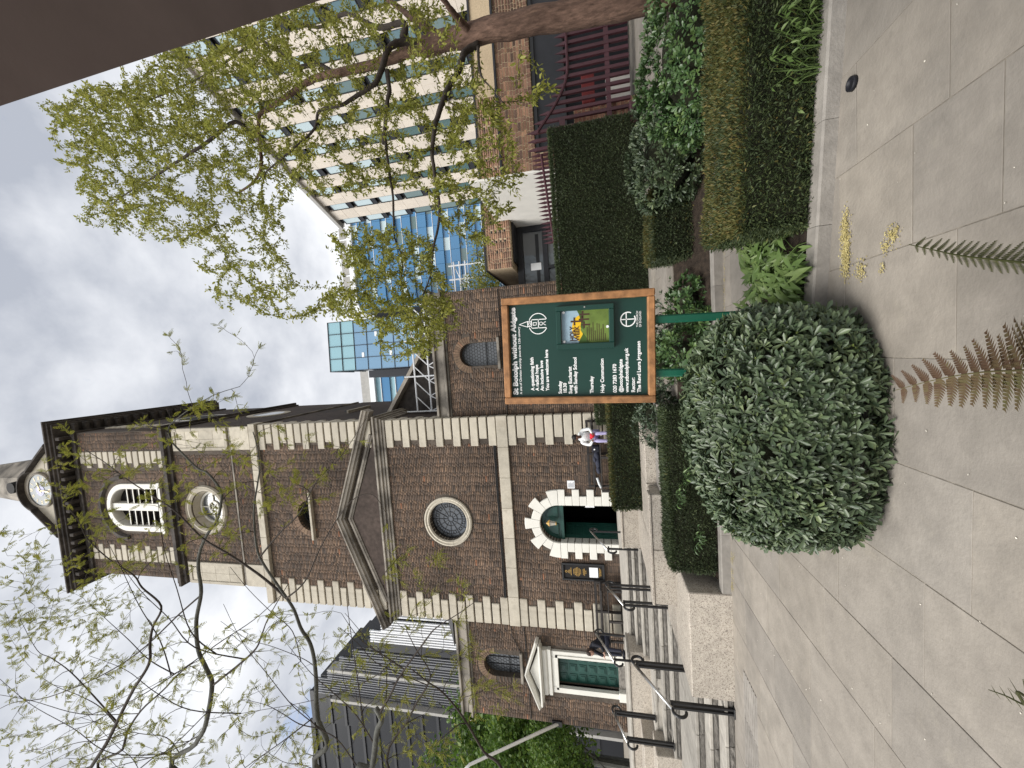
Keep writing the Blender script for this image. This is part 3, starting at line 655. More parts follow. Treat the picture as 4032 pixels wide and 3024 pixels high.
# ---- half-round window over the pediment
MB().prism_y([(-6.2, 12.56), (-4.94, 12.56)]+circ(-5.57, 12.56, .63, 20, 0, PI), D+.3, D+.34).build('lunette_window', M['dark_glass'], church)
m = MB().ring(-5.57, 12.56, [(.5, D+.24), (.5, D+.3), (.56, D+.3), (.56, D+.24)], 24, 0, PI)
for a in (PI/4, PI/2, 3*PI/4): m.tube([(-5.57, D+.28, 12.58), (-5.57+.6*math.cos(a), D+.28, 12.56+.6*math.sin(a))], .018, 6)
m.build('lunette_bars', M['black_metal'], church)
MB().box(-6.5, -4.63, D-.14, D+.3, 12.45, 12.55, .5, .012).build('sill', M['stone'], church)
m = MB()
for i in range(17):
    a0, a1 = PI*i/17+.012, PI*(i+1)/17-.012; m.ring(-5.57, 12.56, [(.62, D+.1), (.62, D-.012), (.84, D-.012), (.84, D+.1)], 1, a0, a1, r=random.uniform(.6, .95))
m.build('arch_bricks', M['brick'], church)
# ---- upper round window with white glazing bars
ringpart('window_surround', -5.43, 17.55, [(.66, D+.38), (.76, D+.1), (.80, D-.02), (.88, D-.07), (.95, D-.05), (1.0, D-.09), (1.04, D-.03), (1.05, D+.04)], 'stone')
up = MB().prism_y(circ(-5.43, 17.55, .68), D+.34, D+.38).build('upper_round_window', M['lead_glass'], church)
m = MB().ring(-5.43, 17.55, [(.6, D+.28), (.6, D+.34), (.68, D+.34), (.68, D+.28)], 40).ring(-5.43, 17.55, [(.21, D+.29), (.21, D+.34), (.26, D+.34), (.26, D+.29)], 28)
for i in range(8): a = i*PI/4; m.tube([(-5.43+(.02 if i % 2 else .22)*math.cos(a), D+.315, 17.55+(.02 if i % 2 else .22)*math.sin(a)), (-5.43+(.24 if i % 2 else .62)*math.cos(a), D+.315, 17.55+(.24 if i % 2 else .62)*math.sin(a))], .024, 6)
m.build('glazing_bars', M['white'], up)
# ---- belfry opening
cx, hw, z0, zs = BO['cx'], BO['hw'], BO['z0'], BO['zs']
fr = MB()
sweep_xz(fr, [(cx+hw+.04, z0)]+circ(cx, zs, hw+.04, 20, 0, PI)+[(cx-hw-.04, z0)], [(-.02, D+.35), (-.02, D-.03), (.0, D-.05), (.20, D-.05), (.22, D-.02), (.22, D+.35)])
fr.box(cx-hw-.1, cx+hw+.1, D-.1, D+.3, z0-.12, z0+.02); fr.build('belfry_frame', M['white'], church)
MB().box(cx-.16, cx+.16, D+.02, D+.3, z0+.02, zs+.95, .5, .01).build('mullion', M['white'], church)
MB().prism_y(circ(cx, zs, hw, 20, 0, PI), D+.32, D+.36).box(cx-hw, cx+hw, D+.38, D+.42, z0, zs).build('belfry_shutter', M['dark'], church)
for s in (-1, 1):
    for k in range(6):
        z = z0+.2+k*.34; a, b = (cx-hw+.16, cx-.16) if s < 0 else (cx+.16, cx+hw-.16)
        MB().add([(a, D+.05, z), (b, D+.05, z), (b, D+.05, z+.075), (a, D+.05, z+.045), (a, D+.22, z+.10), (b, D+.22, z+.10), (b, D+.22, z+.13), (a, D+.22, z+.13)], [(0, 1, 2, 3), (3, 2, 6, 7), (0, 1, 5, 4), (4, 5, 6, 7), (0, 3, 7, 4), (1, 2, 6, 5)]).build('louvre', M['black_stone_and_shade'], church)  # slat body coloured dark to stand for its shaded underside
        MB().box(a, b, D+.035, D+.052, z-.004, z+.048).build('louvre_edge', M['white'], church)
ringpart('arch_hood', cx, zs, [(1.26, D+.1), (1.26, D-.03), (1.30, D-.12), (1.42, D-.12), (1.44, D+.1)], 'black_stone_and_shade', 28, 0, PI)
# ---- openings in the right-hand side of the tower
def circ_yz(cy, cz, r, n=28, a0=0, a1=2*PI): return [(cy+r*math.cos(a0+(a1-a0)*i/n), cz+r*math.sin(a0+(a1-a0)*i/n)) for i in range(n+(0 if abs(a1-a0-2*PI) < 1e-6 else 1))]
MB().prism_x(circ_yz(16.1, 12.56, .62, 20, 0, PI), -2.02, -1.985).build('lunette_window', M['dark'], church)
MB().box(-2.05, -1.87, 15.2, 17.0, 12.45, 12.55, .5, .012).build('sill', M['stone'], church)
MB().prism_x(circ_yz(16.1, 17.55, .95), -2.05, -1.99).build('window_surround', M['stone'], church)
MB().prism_x(circ_yz(16.1, 17.55, .68), -2.05, -1.985).build('upper_round_window', M['lead_glass'], church)
MB().prism_x(circ_yz(16.0, 21.9, 1.02, 20, 0, PI)+[(14.98, 19.9), (17.02, 19.9)], -2.1, -2.03).build('belfry_frame', M['white'], church)
MB().prism_x(circ_yz(16.0, 21.9, .8, 20, 0, PI)+[(15.2, 20.05), (16.8, 20.05)], -2.1, -2.022).build('belfry_shutter', M['dark'], church)
# ---- clock gable, clock and spire
gx, gz = -4.66, 26.95
gab = [(-6.75, 25.0), (-2.6, 25.0), (-2.62, 26.3), (-3.55, 27.45)]+circ(gx, 27.25, 1.02, 14, .25, PI-.25)+[(-5.78, 27.45), (-6.72, 26.3)]
MB().prism_y(gab, D+.05, D+1.2).build('clock_gable', M['stone'], church)
m = MB(); sweep_xz(m, [(-2.45, 26.15), (-3.6, 27.55)]+circ(gx, 27.25, 1.07, 14, .3, PI-.3)+[(-5.72, 27.55), (-6.9, 26.15)], [(0, D+1.1), (0, D-.05), (.05, D-.14), (.14, D-.2), (.2, D-.2), (.2, D+1.1)]); m.build('gable_moulding', M['black_stone_and_shade'], church)
ck = MB().prism_y(circ(gx, gz, .74), D-.02, D+.06).build('clock_face', M['clock'], church)
MB().ring(gx, gz, [(.74, D+.06), (.74, D-.05), (.80, D-.07), (.84, D-.03), (.84, D+.06)], 48).build('clock_rim', M['old_stone'], church)
MB().prism_y(circ(gx, gz, .27), D-.035, D-.021).build('clock_centre', M['clock_blue'], ck)
NUM = 'XII I II III IV V VI VII VIII IX X XI'.split()
for i, s in enumerate(NUM):
    a = PI/2-i*PI/6; ux, uz = math.cos(a), math.sin(a); px, pz = gx+.57*ux, gz+.57*uz; m = MB(); n_ = len(s); wd = .045
    def st(p, q, wt=.011):
        d = Vector((q[0]-p[0], q[1]-p[1])).normalized(); nn = Vector((-d.y, d.x))*wt
        T = lambda lx, lz: (px+lx*uz+lz*ux, D-.028, pz-lx*ux+lz*uz)
        m.quad(T(p[0]+nn.x, p[1]+nn.y), T(q[0]+nn.x, q[1]+nn.y), T(q[0]-nn.x, q[1]-nn.y), T(p[0]-nn.x, p[1]-nn.y))
    wid = {'I': .04, 'V': .085, 'X': .085}; tot = sum(wid[c] for c in s); xx = -tot/2
    for c in s:
        q = wid[c]; h = .085
        if c == 'I': st((xx+q/2, -h), (xx+q/2, h))
        if c == 'V': st((xx+.005, h), (xx+q/2, -h)); st((xx+q-.005, h), (xx+q/2, -h), .006)
        if c == 'X': st((xx+.005, h), (xx+q-.005, -h)); st((xx+q-.005, h), (xx+.005, -h), .006)
        xx += q
    m.build('numeral', M['gilt'], ck)
for ang, ln, wd in ((R(-98), .62, .03), (R(22), .42, .035)):
    dx, dz = math.cos(ang), math.sin(ang); nx, nz_ = -dz, dx
    MB().prism_y([(gx-dx*.12+nx*wd, gz-dz*.12+nz_*wd), (gx-dx*.12-nx*wd, gz-dz*.12-nz_*wd), (gx+dx*ln*.8-nx*wd*1.2, gz+dz*ln*.8-nz_*wd*1.2), (gx+dx*ln, gz+dz*ln), (gx+dx*ln*.8+nx*wd*1.2, gz+dz*ln*.8+nz_*wd*1.2)], D-.05, D-.038).build('clock_hand', M['gilt'], ck)
sp = MB(); n_ = 14; v = []
prv = None
for i in range(n_+1):
    z = 24.8+i*1.56; rr = 2.35*(46.5-z)/21.7+.02
    ring_ = [(-5.37+rr*math.cos(PI/8+PI/4*k), 16.1+rr*math.sin(PI/8+PI/4*k), z) for k in range(8)]
    if prv:
        for k in range(8): sp.add([prv[k], prv[(k+1) % 8], ring_[(k+1) % 8], ring_[k]], [(0, 1, 2, 3)], random.random())
    prv = ring_
sp.build('spire', M['old_stone'], church)
p = at(62, 1918, 14.35); MB().prism_y(circ(p.x, p.z, .30), p.y-.2, p.y+.3).build('spire_opening', M['dark'], church)
for px in (-2.55, -8.1):
    MB().lathe(px, D+.2, [(.0, 25.0), (.3, 25.0), (.3, 25.6), (.15, 25.75), (.22, 25.9), (.30, 26.05), (.24, 26.2), (.12, 26.28), (.16, 26.35), (.0, 26.5)], 16).build('urn', M['black_stone_and_shade'], church, True)
# ---- main doorway
dcx = -5.64
def voussoir(a0, a1, r1):
    return MB().ring(dcx, 3.0, [(.64, D+.35), (.64, D-.05), (.66, D-.075), (r1-.02, D-.075), (r1, D-.05), (r1, D+.05)], 4, a0+.008, a1-.008).build('voussoir', M['white'], church)
for i in range(9): voussoir(PI*i/9, PI*(i+1)/9, 1.17 if i % 2 == 0 else .95)
for s in (-1, 1):
    for i in range(8):
        wd = .54 if i % 2 == 0 else .31; z = 1.1+(7-i)*.2375
        a, b = (dcx+.64, dcx+.64+wd) if s > 0 else (dcx-.64-wd, dcx-.64)
        MB().box(a, b, D-.07, D+.38, z+.003, z+.2345, .5, .012).build('jamb_stone', M['white'], church)
MB().box(-6.45, -4.85, D-.25, D+.5, 1.03, 1.108, .5, .012).build('doorstep', M['step'], church)
dr = holed('door_fanlight', [(dcx-.63, 2.93), (dcx+.63, 2.93)]+circ(dcx, 3.0, .63, 24, 0, PI), [], D+.22, D+.27, 'green_paint', church)
MB().box(dcx-.63, dcx+.63, D+.17, D+.27, 2.86, 2.96, .5, .01).build('transom', M['green_paint'], church)
for s in (-1, 1):
    pl = [(dcx+s*.12, 3.06), (dcx+s*.50, 3.06)]+[(dcx+s*.50*math.cos(t*PI/2*.86), 3.06+.44*math.sin(t*PI/2*.86)) for t in (.2, .4, .6, .8, 1)]
    if s < 0: pl = pl[::-1]
    MB().prism_y(pl, D+.195, D+.222).build('fan_panel', M['green_paint'], church)
    m = MB(); sweep_xz(m, pl+[pl[0]], [(-.012, D+.22), (-.012, D+.182), (.014, D+.175), (.02, D+.22)]); m.build('fan_moulding', M['green_paint'], church)
# the left leaf stands open inwards; the right one is folded back out of sight
def leaf(name, x, y, ang, wd, parent, h0=1.11, h1=2.86):
    def T(lx, ly, z): return (x+lx*math.cos(ang)-ly*math.sin(ang), y+lx*math.sin(ang)+ly*math.cos(ang), z)
    def bx(m, a, b, c, d, e, f): 
        v = [T(i, j, k) for i in (a, b) for j in (c, d) for k in (e, f)]
        m.add(v, [(0,1,3,2), (4,6,7,5), (0,4,5,1), (2,3,7,6), (0,2,6,4), (1,5,7,3)])
    m = MB(); bx(m, 0, wd, 0, .05, h0, h1); lf = m.build(name, M['green_paint'], parent)
    H = h1-h0
    for a, b in ((.05, .30), (.36, .58), (.64, .80), (.85, .97)):
        m = MB(); e, f = h0+H*a, h0+H*b; q = .028
        bx(m, .1, wd-.1, -.022, 0, e, e+q); bx(m, .1, wd-.1, -.022, 0, f-q, f); bx(m, .1, .1+q, -.022, 0, e+q, f-q); bx(m, wd-.1-q, wd-.1, -.022, 0, e+q, f-q)
        bx(m, .17, wd-.17, -.014, 0, e+.07, f-.07); m.build('door_panel', M['green_paint'], lf)
leaf('door_leaf', dcx-.62, D+.30, R(62), .62, church)
leaf('door_leaf', dcx+.60, D+.95, R(-86), .62, church)
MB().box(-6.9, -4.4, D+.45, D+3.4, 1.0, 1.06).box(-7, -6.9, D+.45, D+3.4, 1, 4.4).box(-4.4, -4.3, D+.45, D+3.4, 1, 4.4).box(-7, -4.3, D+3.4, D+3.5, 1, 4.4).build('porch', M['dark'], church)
lan = thing('lantern', 'small brass and glass lantern hanging under the door arch', 'lantern', (dcx-.02, D-.02, 3.1))
MB().tube([(dcx, D+.24, 3.5), (dcx, D, 3.52), (dcx, D-.01, 3.42)], .012, 6).build('bracket', M['black_metal'], lan)
MB().lathe(dcx, D-.01, [(.055, 3.12), (.105, 3.33), (.0, 3.33)], 6).build('glass', M['lantern_glass'], lan)
MB().lathe(dcx, D-.01, [(.13, 3.325), (.05, 3.40), (.02, 3.44), (0, 3.44)], 6).lathe(dcx, D-.01, [(0, 3.09), (.06, 3.10), (.06, 3.125), (0, 3.125)], 6).build('cap', M['gold'], lan)
sg = thing('stand_sign', 'white paper sign on a thin black stand inside the doorway', 'sign', (-5.08, D+.32, 1.1))
MB().tube([(-5.08, D+.34, 1.1), (-5.08, D+.34, 1.85)], .012, 6).lathe(-5.08, D+.34, [(0, 1.105), (.14, 1.105), (.14, 1.12), (0, 1.13)], 16).build('stand', M['black_metal'], sg)
MB().box(-5.2, -4.97, D+.30, D+.31, 1.83, 2.13, .5).build('sheet', M['paper'], sg)
m = MB()
for i, l in enumerate((.11, .14, .06)): m.box(-5.085-l/2, -5.085+l/2, D+.297, D+.299, 2.03-i*.06, 2.045-i*.06)
m.build('writing', M['ink'], sg)
# ---- side wings
for nm, x0, x1, zb in (('left', -13.08, -9.31, 1.0), ('right', -1.99, 2.38, .3)):
    cxw = -11.1 if nm == 'left' else .18; zs_ = 5.66 if nm == 'left' else 5.72; rw = .43 if nm == 'left' else .40; zw0 = 4.72 if nm == 'left' else 4.76
    hol = [arch(cxw, zw0, zs_, rw)]
    Yw = D+.2
    if nm == 'left': hol.append([(-11.6, 1.1), (-10.5, 1.1), (-10.5, 3.36), (-11.6, 3.36)])
    holed('wing_wall', [(x0, zb), (x1, zb), (x1, 6.6), (x0, 6.6)], hol, Yw, Yw+.4, 'mortar', church)
    m = MB()
    if nm == 'left': m.box(x0, x0+.4, Yw+.4, Yw+12, zb, 6.6)
    else: m.box(x1-.4, x1, Yw+.4, Yw+12, zb, 6.6)
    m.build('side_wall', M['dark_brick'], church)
    m = MB()
    for z0, z1, p in ((6.55, 6.62, .04), (6.623, 6.70, .12), (6.703, 7.0, .02), (7.003, 7.09, .10)): m.box(x0-(p if nm == 'left' else 0), x1+(p if nm == 'right' else 0), Yw-p, Yw+12, z0, z1, .5, .012)
    m.build('wing_cornice', M['old_stone'], church)
    def skw(x, z, hl, cxw=cxw, zs_=zs_, rw=rw, zw0=zw0, nm=nm):
        if z < zs_ and z > zw0-.08 and abs(x-cxw) < rw+hl: return True
        if z >= zs_ and math.hypot(x-cxw, z-zs_) < rw+.24+hl*.5: return True
        if nm == 'left':
            if abs(x+11.06) < .88+hl and z < 3.98: return True
            if z < 4.45 and abs(x+11.16) < 1.15*(4.5-z)/.5+hl and z > 3.9: return True
        return False
    emit_bricks('brickwork', brick_field(x0+.01, x1-.01, max(zb, .4), 6.54, Yw, skw), Yw, 'brick', church)
    m = MB()
    for i in range(19):
        a0, a1 = PI*i/19+.012, PI*(i+1)/19-.012; m.ring(cxw, zs_, [(rw, Yw+.2), (rw, Yw-.012), (rw+.23, Yw-.012), (rw+.23, Yw+.1)], 1, a0, a1, r=random.uniform(.82, .99))
    m.build('arch_bricks', M['brick'], church)
    wn_ = MB().prism_y(arch(cxw, zw0, zs_, rw+.01), Yw+.25, Yw+.28).build('arched_window', M['lead_glass'], church)
    m = MB()
    hx = .115
    for i in range(-5, 6):
        for j in range(0, 14):
            x = cxw+(i+.5*(j % 2))*hx; z = zw0+.05+j*hx*.86
            if abs(x-cxw) < rw and (z < zs_ or math.hypot(x-cxw, z-zs_) < rw): m.ring(x, z, [(hx*.5, Yw+.243), (hx*.5, Yw+.25), (hx*.57, Yw+.25), (hx*.57, Yw+.243)], 6, PI/6, PI/6+2*PI)
    m.build('leading', M['black_metal'], wn_)
    m = MB().box(cxw-rw, cxw+rw, Yw+.22, Yw+.25, zw0+.45, zw0+.47)
    if nm == 'left': m.box(cxw-.16, cxw-.14, Yw+.22, Yw+.25, zw0, zs_+.3).box(cxw+.12, cxw+.14, Yw+.22, Yw+.25, zw0, zs_+.3)
    m.build('window_bar', M['black_metal'], wn_)
    MB().box(cxw-rw-.14, cxw+rw+.14, Yw-.1, Yw+.3, zw0-.09, zw0, .5, .012).build('sill', M['old_stone'], church)
# side door with its pedimented white surround
Yw = D+.2
m = MB()
for s in (-1, 1):
    a, b = (-10.5, -10.28) if s > 0 else (-11.82, -11.6)
    m.box(a, b, Yw-.10, Yw+.1, 1.2, 3.58, .5, .012)
m.box(-11.6, -10.5, Yw-.10, Yw+.1, 3.36, 3.58, .5, .012)
for s in (-1, 1): m.box(*((-10.50, -10.42) if s > 0 else (-11.68, -11.6)), Yw-.13, Yw-.1, 1.25, 3.44)
m.box(-11.68, -10.42, Yw-.13, Yw-.1, 3.36, 3.44); m.build('door_architrave', M['white'], church)
m = MB().box(-11.9, -10.2, Yw-.16, Yw+.1, 3.585, 3.70, .5, .012).prism_x([(Yw+.1, 3.70), (Yw-.10, 3.70), (Yw-.17, 3.76), (Yw-.19, 3.82), (Yw-.17, 3.88), (Yw-.10, 3.93), (Yw+.1, 3.93)], -11.88, -10.22)
m.box(-12.22, -9.98, Yw-.34, Yw+.1, 3.935, 4.0, .5, .012); m.box(-12.1, -10.1, Yw-.25, Yw+.1, 3.90, 3.933)
sweep_xz(m, [(-12.3, 3.99), (-11.1, 4.42), (-9.9, 3.99)], [(0, Yw+.1), (0, Yw-.26), (.035, Yw-.30), (.07, Yw-.34), (.1, Yw-.34), (.1, Yw+.1)]); m.build('door_pediment', M['white'], church)
holed('door_tympanum', [(-12.0, 4.0), (-10.2, 4.0), (-11.1, 4.36)], [], Yw-.12, Yw+.1, 'white', church)
m = MB().box(-11.88, -11.55, Yw-.14, Yw+.1, 1.1, 1.33, .5, .012).box(-10.55, -10.22, Yw-.14, Yw+.1, 1.1, 1.33, .5, .012); m.build('plinth_block', M['white'], church)
sdr = MB().box(-11.6, -10.5, Yw+.16, Yw+.22, 1.32, 3.37).build('side_door', M['green_paint'], church)
for ix in range(3):
    for iz in range(6):
        x0 = -11.56+ix*.36; z0 = 1.37+iz*.333
        MB().box(x0+.03, x0+.30, Yw+.135, Yw+.165, z0+.03, z0+.29, .5, .014).build('door_panel', M['green_paint'], sdr)
        MB().box(x0+.075, x0+.255, Yw+.115, Yw+.14, z0+.075, z0+.245, .5, .012).build('door_panel', M['green_paint'], sdr)
MB().box(-11.6, -10.5, Yw+.03, Yw+.22, 1.1, 1.318, .5, .008).build('threshold', M['riser'], church)
# cables along the band
def cable(pts, rad=.014): MB().tube(pts, rad, 6).build('cable', M['black_metal'], church)
def sag(x0, z0, x1, z1, n, y, s=.03): return [(x0+(x1-x0)*i/n, y, z0+(z1-z0)*i/n+random.uniform(-s, s)) for i in range(n+1)]
for q in range(3): cable(sag(-9.3, 5.02+q*.03, -2.0, 5.02+q*.03, 26, D-.03, .012))
cable(sag(-1.95, 4.58, 2.3, 4.62, 14, D+.17, .02)); cable(sag(-1.95, 4.62, -1.92, 5.05, 3, D+.1, .01))
cable(sag(-13, 4.45, -9.4, 4.5, 14, D+.17, .03)); cable([(-11.75, D+.16, 4.5), (-10.4, D+.16, 4.72), (-9.9, D+.16, 4.95), (-9.4, D+.16, 4.98)])
cable([(-5.7, D-.02, 6.0), (-5.72, D-.02, 5.5), (-5.7, D-.02, 5.05)], .01)
# nave roof and gable end behind the wings
MB().box(-13, 2.3, 16.5, 24, 7.0, 8.6).build('nave_wall', M['dark_brick'], church)
MB().prism_x([(15.9, 8.6), (24.5, 8.6), (20, 11)], -13.2, 2.5).build('roof', M['roof'], church)
MB().prism_x([(D+.6, 7.09), (16.4, 7.09), (16.4, 8.8), (D+1.4, 7.5)], -1.98, 2.3).build('lean_to_roof', M['roof'], church)
MB().prism_y([(-2, 7.2), (1.9, 7.2), (-2, 9.9)], 14.6, 15.2).build('gable_end', M['black_stone_and_shade'], church)
m = MB(); sweep_xz(m, [(2.1, 7.3), (-2.0, 10.1)], [(0, 15.3), (0, 14.3), (.16, 14.25), (.2, 15.3)]); m.build('gable_coping', M['old_stone'], church)
sc = thing('scaffold', 'white lattice scaffold girder standing on the wing roof behind the parapet', 'scaffold', (0, 14.2, 7.1))
m = MB()
for z in (7.35, 7.95, 8.55): MB().tube([(-1.9, 14.1, z), (2.3, 14.1, z)], .035, 6).build('chord', M['fin'], sc)
for k in range(14):
    x = -1.9+k*.3; zz = (7.35, 7.95) if k % 2 else (7.95, 7.35); MB().tube([(x, 14.1, zz[0]), (x+.3, 14.1, zz[1])], .022, 5).build('brace', M['fin'], sc)
    if k % 2 == 0: MB().tube([(x, 14.1, 7.95), (x+.6, 14.1, 8.55)], .022, 5).build('brace', M['fin'], sc)
for x in (-1.9, -.5, .9, 2.3): MB().tube([(x, 14.1, 7.0), (x, 14.1, 9.0)], .03, 6).build('upright', M['fin'], sc)
# wall fixtures
nb = thing('wall_notice_board', 'black framed notice board with gold lettering left of the arched door', 'notice board', (-7.25, D-.05, 1.65))
MB().box(-7.53, -7.0, D-.05, D-.012, 1.64, 2.97).build('board', M['dark'], nb)
for a, b, c_, d in ((-7.56, -7.5, 1.6, 3.0), (-7.03, -6.97, 1.6, 3.0), (-7.5, -7.03, 2.94, 3.0), (-7.5, -7.03, 1.6, 1.66)): MB().box(a, b, D-.09, D-.01, c_, d, .5, .008).build('frame', M['black_metal'], nb)
MB().box(-7.44, -7.1, D-.056, D-.051, 1.82, 2.10).build('paper_notice', M['paper'], nb)
m = MB().ring(-7.265, 2.86, [(.025, D-.058), (.025, D-.052), (.04, D-.052), (.04, D-.058)], 16)
for z, l in ((2.77, .10), (2.73, .14), (2.69, .26), (2.60, .18), (2.555, .24), (2.51, .30), (2.465, .32), (2.42, .26), (2.375, .16), (2.29, .2), (2.25, .24), (2.205, .12), (1.76, .3), (1.72, .22)):
    x = -7.265-l/2
    while x < -7.265+l/2: q = random.uniform(.018, .05); m.box(x, min(x+q, -7.265+l/2), D-.055, D-.051, z, z+.02); x += q+.012
m.build('gold_lettering', M['gold'], nb)
wp = thing('wall_notice', 'white printed sheet pinned to the brick wall right of the arched door', 'notice', (-4.3, D-.02, 2.4))
MB().box(-4.43, -4.17, D-.025, D-.018, 2.42, 2.66).build('sheet', M['paper'], wp)
m = MB()
for i in range(9): m.box(-4.40, -4.2-.06*random.random(), D-.028, D-.0255, 2.62-i*.022, 2.628-i*.022)
m.build('print', M['ink'], wp)
fp = thing('flagpole', 'white flagpole slanting out from the corner of the left wing', 'flagpole', (-13.0, D+.1, 3.55))
MB().tube([(-13.05, D+.15, 3.5), at(1850, 3010, 11.0), at(1820, 3040, 10.8)], [.055, .045, .04], 10).build('pole', M['pole_white'], fp, True)
MB().box(-13.15, -12.95, D+.12, D+.2, 3.35, 3.7, .5, .01).build('bracket', M['black_metal'], fp)
# ------------------------------------------------------------------ brick pavilion on the right
Yp = 10.0
pav = thing('brick_pavilion', 'low modern brick pavilion with black window band and white side wall', 'pavilion', (7, Yp, .37))
MB().box(4.66, 13, Yp, Yp+.3, .37, 3.62).build('front_wall', M['pav_mortar'], pav) if False else None
ZT = 3.62; ZL = 2.74
MB().box(4.66, 14, Yp, Yp+.3, ZL+.02, ZT).box(4.66, 5.05, Yp, Yp+.3, .37, ZL+.02).box(9.6, 14, Yp, Yp+.3, .37, ZL+.02).build('front_wall', M['pav_mortar'], pav)
fld = brick_field(4.66, 11.2, ZL+.13, ZT-.01, Yp, lambda x, z, h: False, .075) + brick_field(4.66, 5.05, .4, ZL+.1, Yp, lambda x, z, h: False, .075)
fld.sort(key=lambda b: b[0]); brick_pieces(fld[:300], Yp, 'pav_brick', pav); emit_bricks('brickwork', fld[300:], Yp, 'pav_brick', pav)
sol = MB().box(-.045, .045, -.012, .02, -.045, .045, .35, .004).mesh('soldier_brick')
copies('soldier_brick', sol, M['pav_brick'], pav, [(4.72+i*.105, Yp, ZL+.07) for i in range(58)])
MB().box(4.62, 14, Yp-.06, Yp+.4, ZT, ZT+.06, .5, .008).build('parapet_flashing', M['charcoal'], pav)
MB().box(5.05, 9.6, Yp+.12, Yp+.2, 2.0, ZL+.02).build('black_panel', M['charcoal'], pav)
for z0, z1 in ((1.94, 2.0), (2.66, 2.739)): MB().box(5.05, 9.6, Yp+.06, Yp+.2, z0, z1).build('window_rail', M['black_metal'], pav)
MB().box(5.05, 9.6, Yp+.25, Yp+.3, .4, 1.95).build('glazing', M['dark_glass'], pav)
MB().box(4.60, 4.655, Yp, 13.9, .37, 4.55).build('white_side_wall', M['render_white'], pav)
# glazed entrance in the recess
Yg = 13.9
MB().box(2.2, 4.6, Yg+.05, Yg+.12, .37, 4.1).build('entrance_glazing', M['lead_glass'], pav)
gw = MB()
for x0, x1, z0, z1 in ((2.2, 2.36, .37, 4.1), (4.4, 4.6, .37, 4.1), (2.36, 4.4, 3.86, 4.1), (2.36, 4.4, 2.98, 3.16), (3.05, 3.17, .37, 2.98), (3.95, 4.05, .37, 2.98), (2.36, 4.4, 2.30, 2.38)): gw.box(x0, x1, Yg-.03, Yg+.08, z0, z1, .5, .01)
gw.build('glazing_frame', M['charcoal'], pav)
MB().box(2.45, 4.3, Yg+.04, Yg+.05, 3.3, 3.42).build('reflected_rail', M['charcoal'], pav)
MB().box(3.05, 3.3, Yg+.035, Yg+.045, 3.25, 3.62).build('door_notice', M['paper'], pav)
# oversailing perforated brick fascia
Yf = 13.0
MB().box(3.02, 12, Yf, Yf+.25, 4.12, 5.0).box(3.02, 3.27, Yf+.25, 20, 4.12, 5.0).build('fascia_wall', M['pav_mortar'], pav)
MB().box(3.0, 12.05, Yf-.04, 20, 5.0, 5.06).build('fascia_flashing', M['charcoal'], pav)
MB().box(3.27, 12, Yf+.25, 20, 4.05, 4.118).build('soffit', M['charcoal'], pav)
hole = lambda x, z, h: (4.30 < z < 4.85 and 3.7 < x and int((x-3.02)/.1125+.5*(int((z-4.12)/.075) % 2)) % 3 == 2 and int((z-4.12)/.075) % 2 == 0)
fl2 = brick_field(3.03, 8.6, 4.13, 4.99, Yf, hole, .075)
emit_bricks('fascia_brickwork', fl2, Yf, 'pav_brick', pav)
m = MB()
for r_ in range(2, 10):
    if r_ % 2 == 0:
        for i in range(5, 45):
            if i % 3 == 2: x = 3.02+i*.1125; m.box(x-.05, x+.05, Yf-.004, Yf+.01, 4.13+r_*.075, 4.19+r_*.075)
m.build('vent_hole', M['dark'], pav)
# plinth wall with maroon railings and gate
Yr = 9.2
plw = thing('brick_plinth_wall', 'low red brick wall below the maroon railings', 'wall', (4.7, Yr, .37))
MB().box(4.3, 5.55, Yr+.1, Yr+.35, .37, 1.75).build('wall_core', M['pav_mortar'], plw)
brick_pieces(brick_field(4.3, 5.55, .39, 1.74, Yr+.1, lambda x, z, h: False, .085, ln=.25), Yr+.1, 'red_brick', plw)
gate = thing('maroon_railings', 'maroon painted railings with spear tops and a scooped gate', 'railings', (5.5, Yr, .37))
mbar = {}
def zcurve(x):                                      # scooped top rail
    if x < 5.1: return 2.62
    t = min(1, (x-5.1)/1.3); return 2.62-.75*math.sin(t*PI/2)
x = 4.72; i = 0
while x < 9.0:
    zt = zcurve(x); m = MB().box(x-.033, x+.033, Yr-.03, Yr+.03, .52, zt).add([(x-.04, Yr-.03, zt), (x+.04, Yr-.03, zt), (x+.04, Yr+.03, zt), (x-.04, Yr+.03, zt), (x, Yr, zt+.24)], [(0, 1, 4), (1, 2, 4), (2, 3, 4), (3, 0, 4)])
    m.build('bar', M['maroon'], gate); x += .175 if x > 5.2 else .19; i += 1
m = MB(); m.tube([(5.05+.06*k, Yr-.035, zcurve(5.05+.06*k)-.04) for k in range(66)], .032, 6); m.build('top_rail', M['maroon'], gate)
for z in (.95, 1.0+.0): pass
MB().box(4.6, 9.0, Yr-.02, Yr+.02, .93, 1.03).build('lower_rail', M['maroon'], gate)
MB().box(4.5, 5.25, Yr-.05, Yr+.06, 1.95, 2.08).build('mid_rail', M['maroon'], gate)
MB().box(4.7, 5.15, Yr-.45, Yr-.08, .37, .60, .5, .02).build('base_box', M['maroon'], gate)
fence = thing('side_railings', 'maroon spear topped railings running back behind the tall hedge', 'railings', (4.5, 10, .37))
xa, ya = 4.55, Yr+.05
